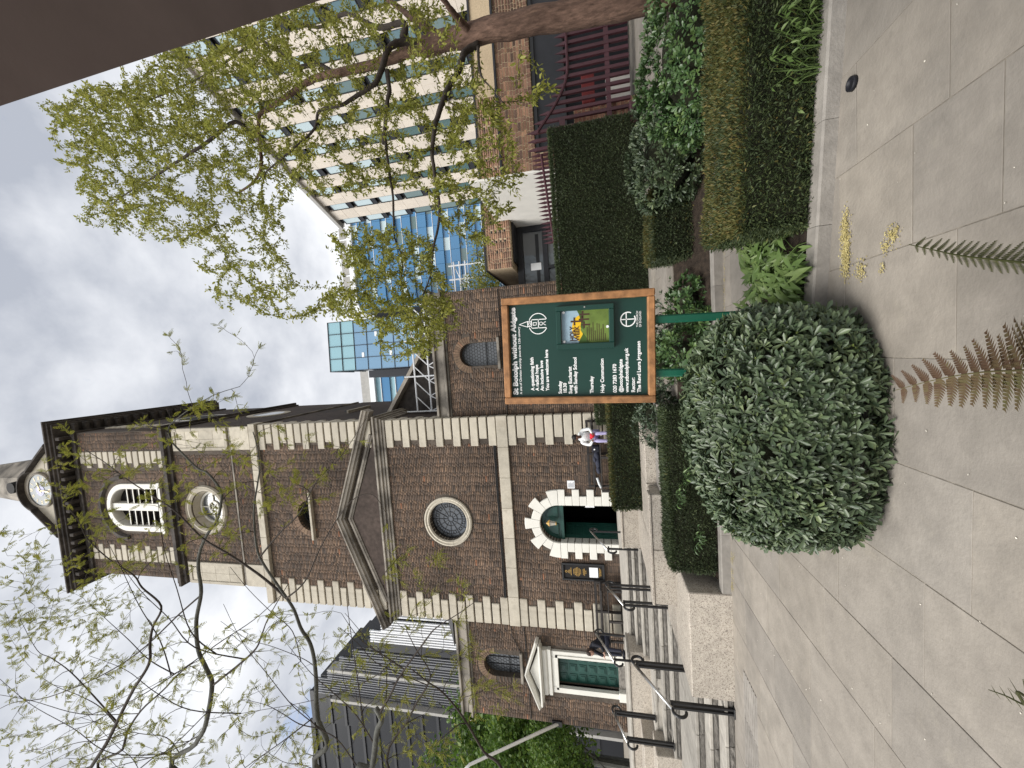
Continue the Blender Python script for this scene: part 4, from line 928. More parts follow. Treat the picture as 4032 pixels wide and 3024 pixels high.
for i in range(22):
    x = 4.62-.005*i; y_ = Yr+.04*i; 
    xx = 4.66-i*.088; yy = Yr+.15+i*.028; zt = 2.62-.006*i
    MB().box(xx-.022, xx+.022, yy-.022, yy+.022, .4, zt).add([(xx-.03, yy-.022, zt), (xx+.03, yy-.022, zt), (xx+.03, yy+.022, zt), (xx-.03, yy+.022, zt), (xx, yy, zt+.2)], [(0, 1, 4), (1, 2, 4), (2, 3, 4), (3, 0, 4)]).build('bar', M['maroon'], fence)
MB().tube([(4.68, Yr+.13, 2.55), (2.8, Yr+.13+.6, 2.42)], .028, 6).build('top_rail', M['maroon'], fence)
MB().tube([(4.68, Yr+.13, .8), (2.8, Yr+.13+.6, .75)], .028, 6).build('lower_rail', M['maroon'], fence)
# things seen through the gate
for k, (x, w_, z0, z1, mm, nm, lab) in enumerate(((6.0, .34, .45, 1.0, 'render_white', 'white_planter', 'pale planter standing behind the maroon gate'), (6.15, .3, 1.25, 1.55, 'red_panel', 'red_sign', 'dull red sign hanging inside the maroon gate'))):
    tag(MB().box(x-w_, x+w_, Yr+.5, Yr+.6, z0, z1, .5, .01).build(nm, M[mm]), lab, nm.split('_')[1])
# ------------------------------------------------------------------ office blocks behind
def facade_frame(P0, P1): d = Vector((P1[0]-P0[0], P1[1]-P0[1], 0)); return math.atan2(d.y, d.x), d.length
ang, Lf = facade_frame((18.8, 46.5), (28, 21.5))
off = thing('limestone_office', 'cream limestone office block with vertical strips of windows', 'office building', (18.8, 46.5, 0), (0, 0, ang), local=True)
Hh = 33
MB().box(0, Lf+6, .35, 20, 0, Hh).build('body', M['charcoal'], off)
bay = 2.55; nb_ = int(Lf/bay)+2; st_h = 3.3
pan = {}
mw = MB().box(0, 1.02, .12, .2, 0, 2.3).mesh('window'); mw.materials.append(M['win_glass'])
msp = MB().box(0, 1.02, .05, .2, 0, .55, .5, .02).mesh('spandrel'); msp.materials.append(M['charcoal'])
mfr = MB().box(0, .07, .06, .22, 0, 2.3).box(.95, 1.02, .06, .22, 0, 2.3).box(.07, .95, .06, .22, 0, .07).box(.07, .95, .06, .22, 2.23, 2.3).mesh('frame'); mfr.materials.append(M['charcoal'])
mp_ = MB().box(.006, .764, 0, .4, .006, 1.644, .5, .012).mesh('stone_panel'); mp_.materials.append(M['beige'])
mp2 = MB().box(-.04, 1.06, -.02, .3, .0, .34, .5, .012).mesh('stone_band'); mp2.materials.append(M['beige'])
top = MB().box(0, 1.02, .12, .2, 0, 2.3).mesh('window'); top.materials.append(M['pale_glass'])  # pale tint stands in for sky reflected in the top storeys
def put(name, me, parent, loc):
    o = bpy.data.objects.new(name, me); COL.objects.link(o); o.parent = parent; o.location = loc; W[o] = Vector((0, 0, 0)); return o
npan = 0; rest = MB()
for b in range(nb_):
    x = b*bay
    for s in range(10):
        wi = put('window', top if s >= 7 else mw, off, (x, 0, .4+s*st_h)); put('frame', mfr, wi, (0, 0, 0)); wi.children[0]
        put('spandrel', msp, off, (x, 0, .4+s*st_h-.6)); 
    for r_ in range(20):
        for c_ in range(2):
            if npan < 300: put('stone_panel', mp_, off, (x+1.02+c_*.765, 0, r_*1.65)); npan += 1
            else: rest.box(x+1.02+c_*.765+.006, x+1.02+c_*.765+.759, 0, .4, r_*1.65+.006, r_*1.65+1.644, .5)
stuff(rest.build('stone_panelling', M['beige'], off))
MB().box(-.3, Lf+6, -.35, 20, Hh, Hh+.5, .5, .03).build('roof_edge', M['grey_clad'], off)
# blue glass building
P0, P1 = at(800, 2210, 80), None
ang2 = R(-6)
def glass_block(label, pL, pR, Y, ztop, floors, fh, depth, zlow):
    pl, pr_ = at(*pL, Y), at(*pR, Y); a, L_ = facade_frame((pl.x, pl.y), (pr_.x, pr_.y))
    t = thing('blue_glass_office', label, 'office building', (pl.x, pl.y, 0), (0, 0, a), local=True)
    rc = 3.2
    def outline(o): return [(rc, -o), (L_, -o), (L_, depth), (-o, depth), (-o, rc)]+[(rc-(rc+o)*math.cos(q), rc-(rc+o)*math.sin(q)) for q in (PI/8, PI/4, 3*PI/8)]
    nb2 = max(3, int(L_/3.2)); bw = (L_-rc)/nb2
    m_b = MB().box(.03, bw-.03, -.05, .2, 0, 2.25).mesh('glass_panel'); m_b.materials.append(M['blue_glass'])
    m_w = MB().box(.03, bw-.03, .25, .4, 0, 1.55).mesh('window'); m_w.materials.append(M['pale_glass'])
    m_w2 = MB().box(.03, bw-.03, .25, .4, 0, 1.55).mesh('window'); m_w2.materials.append(M['win_glass'])
    for f in range(floors):
        z = zlow+f*fh
        MB().prism_z(outline(-.4), z+2.26, z+fh).build('window_band', M['cyan_glass'], t)
        MB().prism_z(outline(.12), z+2.2, z+2.3).build('floor_edge', M['fin'], t)
        MB().prism_z([(rc, -.06), (rc, .3), (.3, rc), (-.06, rc)]+[(rc-(rc+.06)*math.cos(q), rc-(rc+.06)*math.sin(q)) for q in (PI/8, PI/4, 3*PI/8)], z, z+2.2).build('curved_glass', M['blue_glass'], t)
        for b in range(nb2):
            put('glass_panel', m_b, t, (rc+b*bw, 0, z))
            if b % 2 == f % 2: put('window', m_w if (b+f) % 3 else m_w2, t, (rc+b*bw, 0, z+2.4))
    MB().prism_z(outline(-.3), zlow-20, ztop).build('core', M['blue_glass'], t)
    MB().prism_z(outline(.25), ztop, ztop+1.3).build('parapet', M['fin'], t)
    MB().prism_z(outline(-1.2), ztop+1.3, ztop+4.2).build('plant_screen', M['grey_clad'], t)
    for i in range(10): MB().box(rc+i*(L_-rc)/10, rc+i*(L_-rc)/10+.25, .95, 1.15, ztop+1.3, ztop+5.2).build('plant_fin', M['fin'], t)
    return t
pT = at(1420, 2090, 85)
glass_block('blue glass office with rounded corner and pale floor bands behind the trees', (1640, 1205), (1640, 640), 85, at(1400, 1100, 85).z, 12, 3.85, 25, at(1400, 1100, 85).z-12*3.85)
pT2 = at(1475, 1550, 92)
glass_block('narrow blue glass office wing showing between the tower and the glass lift shaft', (1560, 1720), (1560, 1430), 92, at(1475, 1500, 92).z, 11, 3.85, 20, at(1475, 1500, 92).z-11*3.85) if False else None
# glass shaft in front of it
pl, pr_ = at(1500, 1452, 70), at(1500, 1250, 70)
gt = thing('glass_tower', 'tall clear glass lift tower with a grid of dark glazing bars', 'tower', (pl.x, pl.y, 0), (0, 0, R(3)), local=True)
wT = pr_.x-pl.x; zT = at(1290, 1350, 70).z
m = MB().box(0, wT, 0, 8, 8, zT-6).build('glass_body', M['tower_glass'], gt)
MB().box(.05, wT-.05, .05, 7.9, zT-6, zT).build('glass_top', M['cyan_glass'], gt)
nf = 16
for k in range(nf+1): z = 8+(zT-8)*k/nf; MB().box(-.06, wT+.06, -.09, 8.05, z-.05, z+.05).build('glazing_rail', M['charcoal'], gt)
for k in range(5): x = wT*k/4; MB().box(x-.045, x+.045, -.12, .1, 8, zT).build('mullion', M['charcoal'], gt)
for k in range(10): z = zT-8-k*3.1; x = wT*(.3+.4*(k % 2)); MB().box(x-.5, x+.5, -.06, -.03, z, z+.5).build('office_light', M['paper'], gt)
MB().box(-1.6, -.1, 2, 10, 4, zT-7.5).box(wT+.1, wT+2.2, 3, 12, 4, zT-9).build('dark_core', M['charcoal'], gt)
pl, pr_ = at(1560, 1590, 88), at(1560, 1452, 88)
bw_ = thing('blue_glass_wing', 'sliver of blue glass office between the church tower and the glass lift tower', 'office building', (pl.x, pl.y, 0), local=True)
wB = pr_.x-pl.x+3; zB = at(1478, 1520, 88).z
for k in range(12): MB().box(-6, wB, 0, 14, zB-4-k*4, zB-1.6-k*4).build('glass_band', M['blue_glass'], bw_); MB().box(-6, wB, .4, 14, zB-1.6-k*4, zB-k*4).build('window_band', M['cyan_glass'], bw_); MB().box(-6.1, wB+.1, -.2, 14, zB-1.75-k*4, zB-1.6-k*4).build('floor_edge', M['fin'], bw_)
MB().box(-6, wB+.3, -.4, 14, zB, zB+1.4).build('parapet', M['fin'], bw_); MB().box(-6, wB-1, .8, 14, zB+1.4, zB+4.5).build('plant_screen', M['grey_clad'], bw_)
# ribbed dark tower on the left
Yd = 62
rb = thing('ribbed_tower', 'dark glass tower with stepped top and close vertical pale fins', 'office building', (-47, Yd, 0), local=True)
bays = [(-98, -73.5, 64, 'dark'), (-73.5, -66.5, 63, 'dark'), (-66.5, -62.6, 60, 'grey'), (-62.6, -60.2, 57, 'grey'), (-60.2, -57, 53.5, 'grey'), (-57, -54.6, 50, 'grey'), (-54.6, -52.4, 47, 'gap'), (-52.4, -49.8, 45.2, 'white'), (-49.8, -47.2, 42.5, 'white'), (-47.2, -44.6, 39.5, 'white'), (-44.6, -42, 36.5, 'white'), (-42, -38, 33, 'white')]
for k, (xa_, xb_, zt, kind) in enumerate(bays):
    xa_, xb_ = xa_+47, xb_+47; yk = .4*abs(k-8)
    MB().box(xa_, xb_, yk, yk+14, 0, zt).build('glass_bay', M['dark_glass' if kind != 'gap' else 'charcoal'], rb)
    if kind in ('grey', 'white'):
        st_ = .52 if kind == 'grey' else .5; hw_ = .07 if kind == 'grey' else .11
        mf = MB().box(-hw_, hw_, -.34, .02, 2, zt+.8).mesh('fin'); mf.materials.append(M['fin' if kind == 'white' else 'grey_fin'])
        for i in range(int((xb_-xa_)/st_)): put('fin', mf, rb, (xa_+(i+.5)*st_, yk, 0))
    elif kind == 'dark':
        for z in np.arange(4, zt, 3.4): MB().box(xa_, xb_, yk-.2, yk+.1, z, z+.55).build('floor_band', M['charcoal'], rb)
        MB().box(xa_, xb_, yk-.3, yk+.1, zt-.8, zt+.2).build('top_band', M['charcoal'], rb)
for x in (-66.5, -60.2): MB().box(x+47-.28, x+47+.28, 1.0, 3.2, 0, 57).build('pale_pier', M['grey_clad'], rb)
st2 = thing('scaffold_tower', 'white tubular scaffold frame standing between the church wing and the pavilion', 'scaffold', (at(1800, 1090, 20).x, 20, 0))
xs_ = [at(1800, y_, 20).x for y_ in (1150, 1100, 1045)]; zs_2 = [at(x_, 1090, 20).z for x_ in (1790, 1812, 1835)]
for x in xs_: MB().tube([(x, 20, .4), (x, 20, zs_2[0]+.3)], .045, 6).build('upright', M['fin'], st2)
for z in zs_2: MB().tube([(xs_[0]-.2, 20, z), (xs_[2]+.2, 20, z)], .04, 6).build('ledger', M['fin'], st2)
for i in (0, 1): MB().tube([(xs_[i], 20.05, zs_2[2-i]), (xs_[i+1], 20.05, zs_2[1-i])], .03, 6).build('brace', M['fin'], st2)
# ------------------------------------------------------------------ church sign
sroll = R(1.7)
sign = thing('church_sign', 'green church sign board in an oak frame on two green posts', 'sign', (.035, 3.5, 1.745), (0, sroll, 0), local=True)
SW, SH = .97, 1.33
MB().box(-SW/2+.05, SW/2-.05, .0, .03, -SH/2+.05, SH/2-.05).build('board', M['board_green'], sign)
for a, b, c_, d in ((-SW/2, -SW/2+.062, -SH/2, SH/2), (SW/2-.062, SW/2, -SH/2, SH/2), (-SW/2+.063, SW/2-.063, SH/2-.062, SH/2), (-SW/2+.063, SW/2-.063, -SH/2, -SH/2+.062)): MB().box(a, b, -.05, .05, c_, d, .5, .008).build('frame', M['oak'], sign)
for x in (-.235, .225): MB().box(x-.034, x+.034, -.012, .055, -2.2, -SH/2-.001 if False else -SH/2+.02, .5, .012).build('post', M['post_green'], sign)
def text(s, x, z, size, parent, matl='letter', y=-.0035, bold=0, fitw=None, align='LEFT', name='lettering', sp=1.0):
    c = bpy.data.curves.new(name, 'FONT'); c.body = s; c.size = size; c.extrude = .0008; c.offset = bold; c.align_x = align; c.space_character = sp; c.resolution_u = 3
    o = bpy.data.objects.new(name, c); COL.objects.link(o); o.parent = parent; o.location = (x, y, z); o.rotation_euler = (PI/2, 0, 0); c.materials.append(M[matl]); W[o] = Vector((0, 0, 0))
    if fitw:
        bpy.context.view_layer.update(); wd = o.dimensions.x
        if wd > 0: o.scale.x = fitw/wd
    bpy.context.view_layer.update()
    me = bpy.data.meshes.new_from_object(o.evaluated_get(bpy.context.evaluated_depsgraph_get())); me.name = name
    o2 = bpy.data.objects.new(name, me); COL.objects.link(o2); o2.parent = parent; o2.location = o.location; o2.rotation_euler = o.rotation_euler; o2.scale = o.scale; W[o2] = Vector((0, 0, 0))
    bpy.data.objects.remove(o); bpy.data.curves.remove(c)
    return o2
def bx(zy, zx):                                     # sign picture -> board coordinates
    t = (zx-270)/1610; L_ = 1365-40*t; R_ = 300-155*t
    return (-SW/2+(L_-zy)/(L_-R_)*SW, SH/2-t*SH)
def line(s, zy0, zy1, zx0, zx1, size, bold=0):
    x0, z0 = bx(zy0, zx0); x1, z1 = bx(zy1, zx1); z = (z0+z1)/2 if True else z0
    text(s, x0, z, size, sign, bold=bold, fitw=x1-x0)
line('St Botolph without Aldgate', 1267, 380, 440, 388, .062, .003)
line('A site of Christian worship since the 12th century', 1262, 573, 482, 440, .030, .0003)
for s, a, b, z in (('A questioning faith', 1222, 878, 607), ('A radical hope', 1222, 952, 658), ('An inclusive love', 1222, 908, 713), ('You are welcome here', 1220, 795, 772), ('Sunday', 1250, 1118, 912), ('10.30', 1244, 1146, 965), ('Sung Eucharist', 1249, 966, 1024), ('with Sunday School', 1247, 868, 1080), ('Thursday', 1240, 1060, 1252), ('Holy Communion', 1236, 880, 1365), ('020 7283 1670', 1230, 930, 1495), ('@botolphaldgate', 1226, 880, 1558), ('www.stbotolphs.org.uk', 1226, 758, 1618), ('Rector:', 1224, 1072, 1682), ('The Revd Laura J\u00f8rgensen', 1224, 688, 1742)):
    line(s, a, b, z, z-14, .043, .0012)
def stroke(pts, parent, rad=.0034, matl='letter', name='emblem_line', closed=False):
    P = [Vector((p[0], p[1])) for p in pts]; m = MB()
    if closed: P.append(P[0])
    for i_, (p, q) in enumerate(zip(P, P[1:])):
        yy = -.0035-.00025*(i_ % 3)
        d = (q-p).normalized(); nn = Vector((-d.y, d.x))*rad; p2, q2 = p-d*rad, q+d*rad
        m.quad((p2.x+nn.x, yy, p2.y+nn.y), (q2.x+nn.x, yy, q2.y+nn.y), (q2.x-nn.x, yy, q2.y-nn.y), (p2.x-nn.x, yy, p2.y-nn.y))
    return m.build(name, M[matl], parent)
# parish emblem: a spired church in a ring
ex, ez = bx(535, 660)
ringp = lambda cx, cz, rx, rz, a0, a1, n=28: [(cx+rx*math.cos(a0+(a1-a0)*i/n), cz+rz*math.sin(a0+(a1-a0)*i/n)) for i in range(n+1)]
stroke(ringp(ex, ez-.005, .092, .085, R(68), R(-62)), sign); stroke(ringp(ex, ez-.005, .092, .085, R(112), R(242)), sign)
w2 = .038
stroke([(ex-w2, ez+.055), (ex-w2, ez-.075)], sign); stroke([(ex+w2, ez+.055), (ex+w2, ez-.075)], sign)
stroke([(ex-w2, ez+.055), (ex+w2, ez+.055)], sign); stroke([(ex-w2, ez-.008), (ex+w2, ez-.008)], sign)
stroke([(ex-.021, ez+.055), (ex-.021, ez+.09), (ex+.021, ez+.09), (ex+.021, ez+.055)], sign)
stroke([(ex-.026, ez+.09), (ex, ez+.168), (ex+.026, ez+.09)], sign, .0026)
stroke(ringp(ex, ez+.073, .010, .010, 0, 2*PI, 14), sign, .0022); stroke(ringp(ex, ez-.032, .014, .014, 0, 2*PI, 16), sign, .0026)
stroke([(ex-.012, ez+.010), (ex+.012, ez+.010), (ex+.012, ez+.04), (ex-.012, ez+.04)], sign, .0026, closed=True)
stroke(ringp(ex, ez-.074, .014, .018, 0, PI, 12), sign, .0024)
# church of england mark
cx_, cz_ = bx(465, 1615)
stroke(ringp(cx_, cz_, .060, .060, R(-22), R(292), 40), sign, .0046)
stroke([(cx_, cz_+.052), (cx_, cz_-.048)], sign, .0042); stroke([(cx_-.05, cz_+.014), (cx_+.05, cz_+.014)], sign, .0042)
text('THE CHURCH', *bx(542, 1718), .024, sign, fitw=.135); text('OF ENGLAND', *bx(542, 1748), .024, sign, fitw=.135)
# poster case
a0, a1 = bx(795, 868), bx(305, 1475)
pc = MB(); X0, Z0_, X1, Z1_ = a0[0], a0[1], a1[0], a1[1]
for a, b, c_, d in ((X0, X0+.05, Z1_, Z0_), (X1-.045, X1, Z1_, Z0_), (X0+.05, X1-.045, Z0_-.045, Z0_), (X0+.05, X1-.045, Z1_, Z1_+.045)): pc.box(a, b, -.05, 0, c_, d, .5, .006)
case = pc.build('poster_case', M['board_green'], sign)
q0, q1 = bx(735, 925), bx(357, 1420); px0, pz1, px1, pz0 = q0[0], q0[1], q1[0], q1[1]; pw, ph = px1-px0, pz1-pz0
MB().box(px0-.006, px1+.006, -.010, -.004, pz0-.006, pz1+.006).build('backing', M['paper'], case)
pp = lambda u, v: (px0+u*pw, pz0+v*ph)
def flat(name, poly, y, matl, parent): return MB().add([(x, y, z) for x, z in poly], [tuple(range(len(poly)))]).build(name, M[matl], parent)
flat('poster', [pp(0, 0), pp(1, 0), pp(1, 1), pp(0, 1)], -.0115, 'sky_paper', case)
flat('poster_sun', [pp(.05, .55)]+[pp(.45+.40*math.cos(t), .58+.20*math.sin(t)) for t in np.linspace(PI, 0, 14)]+[pp(.85, .5), pp(.3, .5)], -.0122, 'sun_paper', case)
flat('poster_hill', [pp(0, 0), pp(1, 0), pp(1, .62), pp(.85, .60), pp(.62, .56), pp(.40, .60), pp(.25, .54), pp(.1, .60), pp(0, .62)], -.0129, 'hill_paper', case)
flat('poster_far_hill', [pp(.40, .52), pp(.62, .50), pp(1, .58), pp(1, .67), pp(.85, .62), pp(.62, .585), pp(.48, .60)], -.0135, 'hill_dark', case)
flat('poster_near_hill', [pp(0, .4), pp(.3, .54), pp(.22, .57), pp(.1, .62), pp(0, .64)], -.0136, 'hill_dark', case)
def cross(u, v, h, wdt):
    a, b = pp(u, v); m = MB(); tw = .007
    m.quad((a-tw, -.0142, b), (a+tw, -.0142, b), (a+tw, -.0142, b+h), (a-tw, -.0142, b+h)); m.quad((a-wdt, -.0143, b+h*.62), (a+wdt, -.0143, b+h*.62), (a+wdt, -.0143, b+h*.62+tw*2), (a-wdt, -.0143, b+h*.62+tw*2)); m.build('poster_cross', M['brown_ink'], case)
cross(.66, .55, .105, .035); cross(.55, .39, .075, .028); cross(.71, .41, .09, .03); cross(.86, .40, .085, .03)
text('HOLY', *pp(.07, .735), .056, case, 'brown_ink', -.0142, .0016, .44*pw, name='poster_lettering'); text('WEEK', *pp(.07, .63), .056, case, 'brown_ink', -.0142, .0016, .46*pw, name='poster_lettering')
m = MB()
for i, l in enumerate((.42, .5, .4, .55, .3, .52, .5, .35, .48, .2)):
    a, b = pp(.06, .45-i*.042); m.quad((a, -.0141, b), (a+l*pw, -.0141, b), (a+l*pw, -.0141, b+.006), (a, -.0141, b+.006))
m.build('poster_print', M['brown_ink'], case)
for u, v in ((.06, .955), (.94, .955), (.46, .03)): MB().prism_y([(pp(u, v)[0]+.012*math.cos(t*PI/6), pp(u, v)[1]+.012*math.sin(t*PI/6)) for t in range(12)], -.022, -.014).build('pin', M['paper'], case)
MB().prism_y([(X1-.022+.007*math.cos(t*PI/5), (Z0_+Z1_)/2+.007*math.sin(t*PI/5)) for t in range(10)], -.056, -.049).build('lock', M['steel'], case)
# ------------------------------------------------------------------ benches
def bench(label, x0, x1, y, z):
    t = thing('bench', label, 'bench', ((x0+x1)/2, y, z), group='timber benches against the church wall')
    for i in range(4): MB().box(x0, x1, y-.5+i*.115, y-.40+i*.115, z+.42, z+.45, .5, .006).build('seat_slat', M['bench_wood'], t)
    for zz in (.62, .78): MB().box(x0, x1, y-.03, y+.0, z+zz, z+zz+.075, .5, .006).build('back_rail', M['bench_wood'], t)
    n = int((x1-x0)/.13)
    for i in range(3): 
        xx = x0+(x1-x0)*i/2; xx = min(max(xx, x0+.04), x1-.04)
        MB().box(xx-.035, xx+.035, y-.50, y-.44, z, z+.42, .5, .005).build('leg', M['bench_wood'], t)
        MB().box(xx-.035, xx+.035, y-.04, y+.02, z, z+.86, .5, .005).build('leg', M['bench_wood'], t)
    for xx in (x0+.04, x1-.04): MB().box(xx-.035, xx+.035, y-.52, y, z+.62, z+.66, .5, .006).build('armrest', M['bench_wood'], t)
    return t
bench('dark timber bench right of the arched door under the person in white', -4.35, -2.15, D-.12, Z3)
bench('dark timber bench left of the arched door where the person in dark clothes sits', -9.6, -7.5, D-.12, Z3)
# ------------------------------------------------------------------ people
def skin_body(name, joints, bones, mat_, parent, sub=2):
    me = bpy.data.meshes.new(name); ks = list(joints); O = W[parent]
    me.from_pydata([Vector(joints[k][0])-O for k in ks], [(ks.index(a), ks.index(b)) for a, b in bones], [])
    o = obj(name, me, mat_, parent)
    md = o.modifiers.new('skin', 'SKIN'); md.use_smooth_shade = True
    for i, k in enumerate(ks):
        v = me.skin_vertices[0].data[i]; r_ = joints[k][1]; v.radius = r_ if isinstance(r_, tuple) else (r_, r_); v.use_root = (k == ks[0])
    s = o.modifiers.new('sub', 'SUBSURF'); s.levels = s.render_levels = sub
    return o
def ell(m, c, r, n=14, k=9, tilt=0):
    vs = []; 
    for i in range(k+1):
        a = -PI/2+PI*i/k
        for j in range(n): b = 2*PI*j/n; vs.append((c[0]+r[0]*math.cos(a)*math.cos(b), c[1]+r[1]*math.cos(a)*math.sin(b), c[2]+r[2]*math.sin(a)))
    return m.add(vs, [(i*n+j, i*n+(j+1) % n, (i+1)*n+(j+1) % n, (i+1)*n+j) for i in range(k) for j in range(n)])
def person(label, base, f, cols, lean, head_off, extra):
    """sitting figure; base = seat point under the hips, f = facing direction (unit xy)"""
    t = thing('person', label, 'person', base)
    F = Vector((f[0], f[1], 0)).normalized(); S = Vector((F.y, -F.x, 0)); B = Vector(base); U_ = Vector((0, 0, 1))
    P = lambda a, s, u: B+F*a+S*s+U_*u
    hip, ch = P(0, 0, .12), P(lean*.26, 0, .42); nk = P(lean*.42, 0, .60); hd = nk+F*head_off[0]+U_*head_off[1]
    J = {'hip': (hip, (.155, .13)), 'waist': (P(lean*.12, 0, .27), (.14, .115)), 'chest': (ch, (.165, .125)), 'nk': (nk, (.07, .065))}
    Bn = [('hip', 'waist'), ('waist', 'chest'), ('chest', 'nk')]
    for s, q in ((-1, 'a'), (1, 'b')):
        J['sh'+q] = (P(lean*.36, s*.19, .53), .062); J['el'+q] = (P(lean*.36+.09, s*.25, .27), .050); J['wr'+q] = (P(lean*.25+.28, s*.11, .20), .036)
        Bn += [('chest', 'sh'+q), ('sh'+q, 'el'+q), ('el'+q, 'wr'+q)]
    skin_body('jacket', J, Bn, M[cols[0]], t)
    J = {'hip': (P(.0, 0, .08), (.15, .11))}; Bn = []
    for s, q in ((-1, 'a'), (1, 'b')):
        J['th'+q] = (P(.08, s*.09, .08), .085); J['kn'+q] = (P(.43, s*.11, .07), .062); J['an'+q] = (P(.44+extra.get('leg', 0), s*.12, -.36), .043)
        Bn += [('hip', 'th'+q), ('th'+q, 'kn'+q), ('kn'+q, 'an'+q)]
    skin_body('trousers', J, Bn, M[cols[1]], t)
    for s in (-1, 1):
        m = MB(); c = P(.50+extra.get('leg', 0), s*.12, -.41); ell(m, c, (.05+.07*abs(F.x), .05+.07*abs(F.y), .04)); m.build('shoe', M['black_cloth'], t, True)
        hnd = MB(); w0 = P(lean*.25+.30, s*.10, .19); ell(hnd, w0, (.035, .035, .028), 8, 6)
        for k in range(4): hnd.tube([w0+S*(-.022+k*.015), w0+F*.05+S*(-.024+k*.015)+U_*-.01, w0+F*(.075+.006*(k in (1, 2)))+S*(-.022+k*.014)+U_*-.03], [.0085, .008, .006], 6)
        hnd.tube([w0-S*s*.02, w0-S*s*.045+F*.03], [.0095, .007], 6); hnd.build('hand', M[cols[2]], t, True)
    m = MB(); ell(m, hd, (.078, .082, .112), 18, 14); fd = (F*.85-U_*.35*extra.get('down', 1)).normalized(); ud = (U_*.85+F*.35*extra.get('down', 1)).normalized()
    ell(m, hd+fd*.045-ud*.055, (.05, .05, .05), 12, 8); m.tube([hd+fd*.078+ud*.015, hd+fd*.100-ud*.018, hd+fd*.082-ud*.026], [.009, .014, .012], 8)
    for s in (-1, 1): ell(m, hd+S*s*.08, (.016, .02, .032), 8, 6)
    m.tube([nk-U_*.05, hd-ud*.06], [.052, .05], 10); m.build('head', M[cols[2]], t, True)
    fm = MB()
    for s in (-1, 1): ell(fm, hd+fd*.076+S*s*.03+ud*.02, (.009, .009, .007), 8, 6); fm.tube([hd+fd*.081+S*s*.018+ud*.038, hd+fd*.076+S*s*.046+ud*.036], .004, 5)
    fm.tube([hd+fd*.086-S*.022-ud*.062, hd+fd*.092-ud*.064, hd+fd*.086+S*.022-ud*.062], .004, 5); fm.build('face', M['hair'], t, True)
    m = MB(); ell(m, hd-fd*.012+ud*.022, (.084, .088, .105), 18, 12)
    if extra.get('long'): ell(m, hd-fd*.05-ud*.05, (.08, .07, .12), 14, 10)
    m.build('hair', M[cols[3]], t, True)
    return t, P
t, P = person('person in a white hooded top and lilac trousers sitting on the bench, head bowed', (-2.62, D-.36, Z3+.45), (.12, -1), ('white_cloth', 'lilac', 'skin_dark', 'hair'), .55, (.10, .10), {'down': 1.3})
m = MB(); ell(m, P(.04, 0, .58), (.15, .12, .07), 16, 8); m.build('hood', M['white_cloth'], t, True)
m = MB(); ell(m, P(.36, -.05, .20), (.09, .09, .075), 14, 8); ell(m, P(.34, .03, .24), (.05, .05, .04), 10, 6); tag(m.build('red_bag', M['red_cloth'], None, True), 'small red bag lying in the lap of the person in white', 'bag')
t, P = person('person in dark clothes sitting bent forward on the bench, long dark hair', (-9.25, D-.36, Z3+.45), (-.45, -1), ('black_cloth', 'navy_cloth', 'skin', 'hair_brown'), .95, (.12, .02), {'long': 1, 'down': 1.6})
ck_ = MB()
for i, (x, z, rx, rz) in enumerate(((-3.25, 1.65, .16, .1), (-3.45, 1.63, .22, .09), (-3.7, 1.62, .14, .08), (-3.35, 1.72, .12, .06))): ell(ck_, (x, D-.36, z), (rx, .15, rz), 14, 8)
tag(ck_.build('jacket_heap', M['navy_cloth'], None, True), 'dark navy jackets heaped on the bench beside the person in white', 'clothes')
m = MB(); ell(m, (-3.02, D-.38, 1.66), (.12, .12, .11), 14, 8); ell(m, (-3.0, D-.48, 1.66), (.035, .02, .035), 8, 6)
bg = tag(MB().box(-3.14, -2.92, D-.46, D-.26, 1.562, 1.80, .5, .03).build('backpack', M['black_cloth']), 'small black backpack with a pale badge standing on the bench', 'bag')
MB().prism_y(circ(-3.03, 1.72, .025, 12), D-.468, D-.459).build('badge', M['paper'], bg)
m = MB().tube([(-3.95, D-.4, 1.68), (-4.15, D-.42, 1.62), (-4.22, D-.55, 1.58)], [.04, .04, .03], 8); tag(m.build('rolled_paper', M['white_cloth'], None, True), 'white rolled cloth at the end of the dark jackets on the bench', 'cloth')
# black plastic cap on the paving
p = atz(3362, 328, 0)
cp = tag(MB().lathe(p.x, p.y, [(0, .012), (.03, .012), (.032, .022), (.036, .024), (.04, .022), (.042, .0), (.0, .0)], 28).build('black_cap', M['rubber'], None, True), 'round black plastic cap lying on the paving by the kerb', 'cap')
m = MB()
for q in (.012, .022): m.ring(0, 0, [(q-.002, 0), (q-.002, .002), (q+.002, .002), (q+.002, 0)], 20)
# board added overhead in place of a dark blur at the lens
p0, p1 = at(-60, 437, .62), at(1130, -30, 1.0)
zc = 2.75
def onz(x, y): return atz(x, y, zc)
a, b = onz(0, 418), onz(1265, 0); d = (b-a).normalized(); nrm = Vector((d.y, -d.x, 0)); nrm = nrm if nrm.x > 0 else -nrm
cn = thing('canopy', 'dark grey brown underside of a shelter canopy overhead', 'canopy', (2.2, -.4, 0))
A, B_ = a-d*3, b+d*4
MB().prism_z([(A.x, A.y), (B_.x, B_.y), (B_.x+nrm.x*2.2, B_.y+nrm.y*2.2), (A.x+nrm.x*2.2, A.y+nrm.y*2.2)], zc, zc+.10).build('roof_board', M['canopy'], cn)
for q in (-2.0, 2.6): c = a+d*q+nrm*1.9; MB().box(c.x-.05, c.x+.05, c.y-.05, c.y+.05, 0, zc-.001).build('post', M['black_metal'], cn)  # added posts, out of view, under the stand-in board
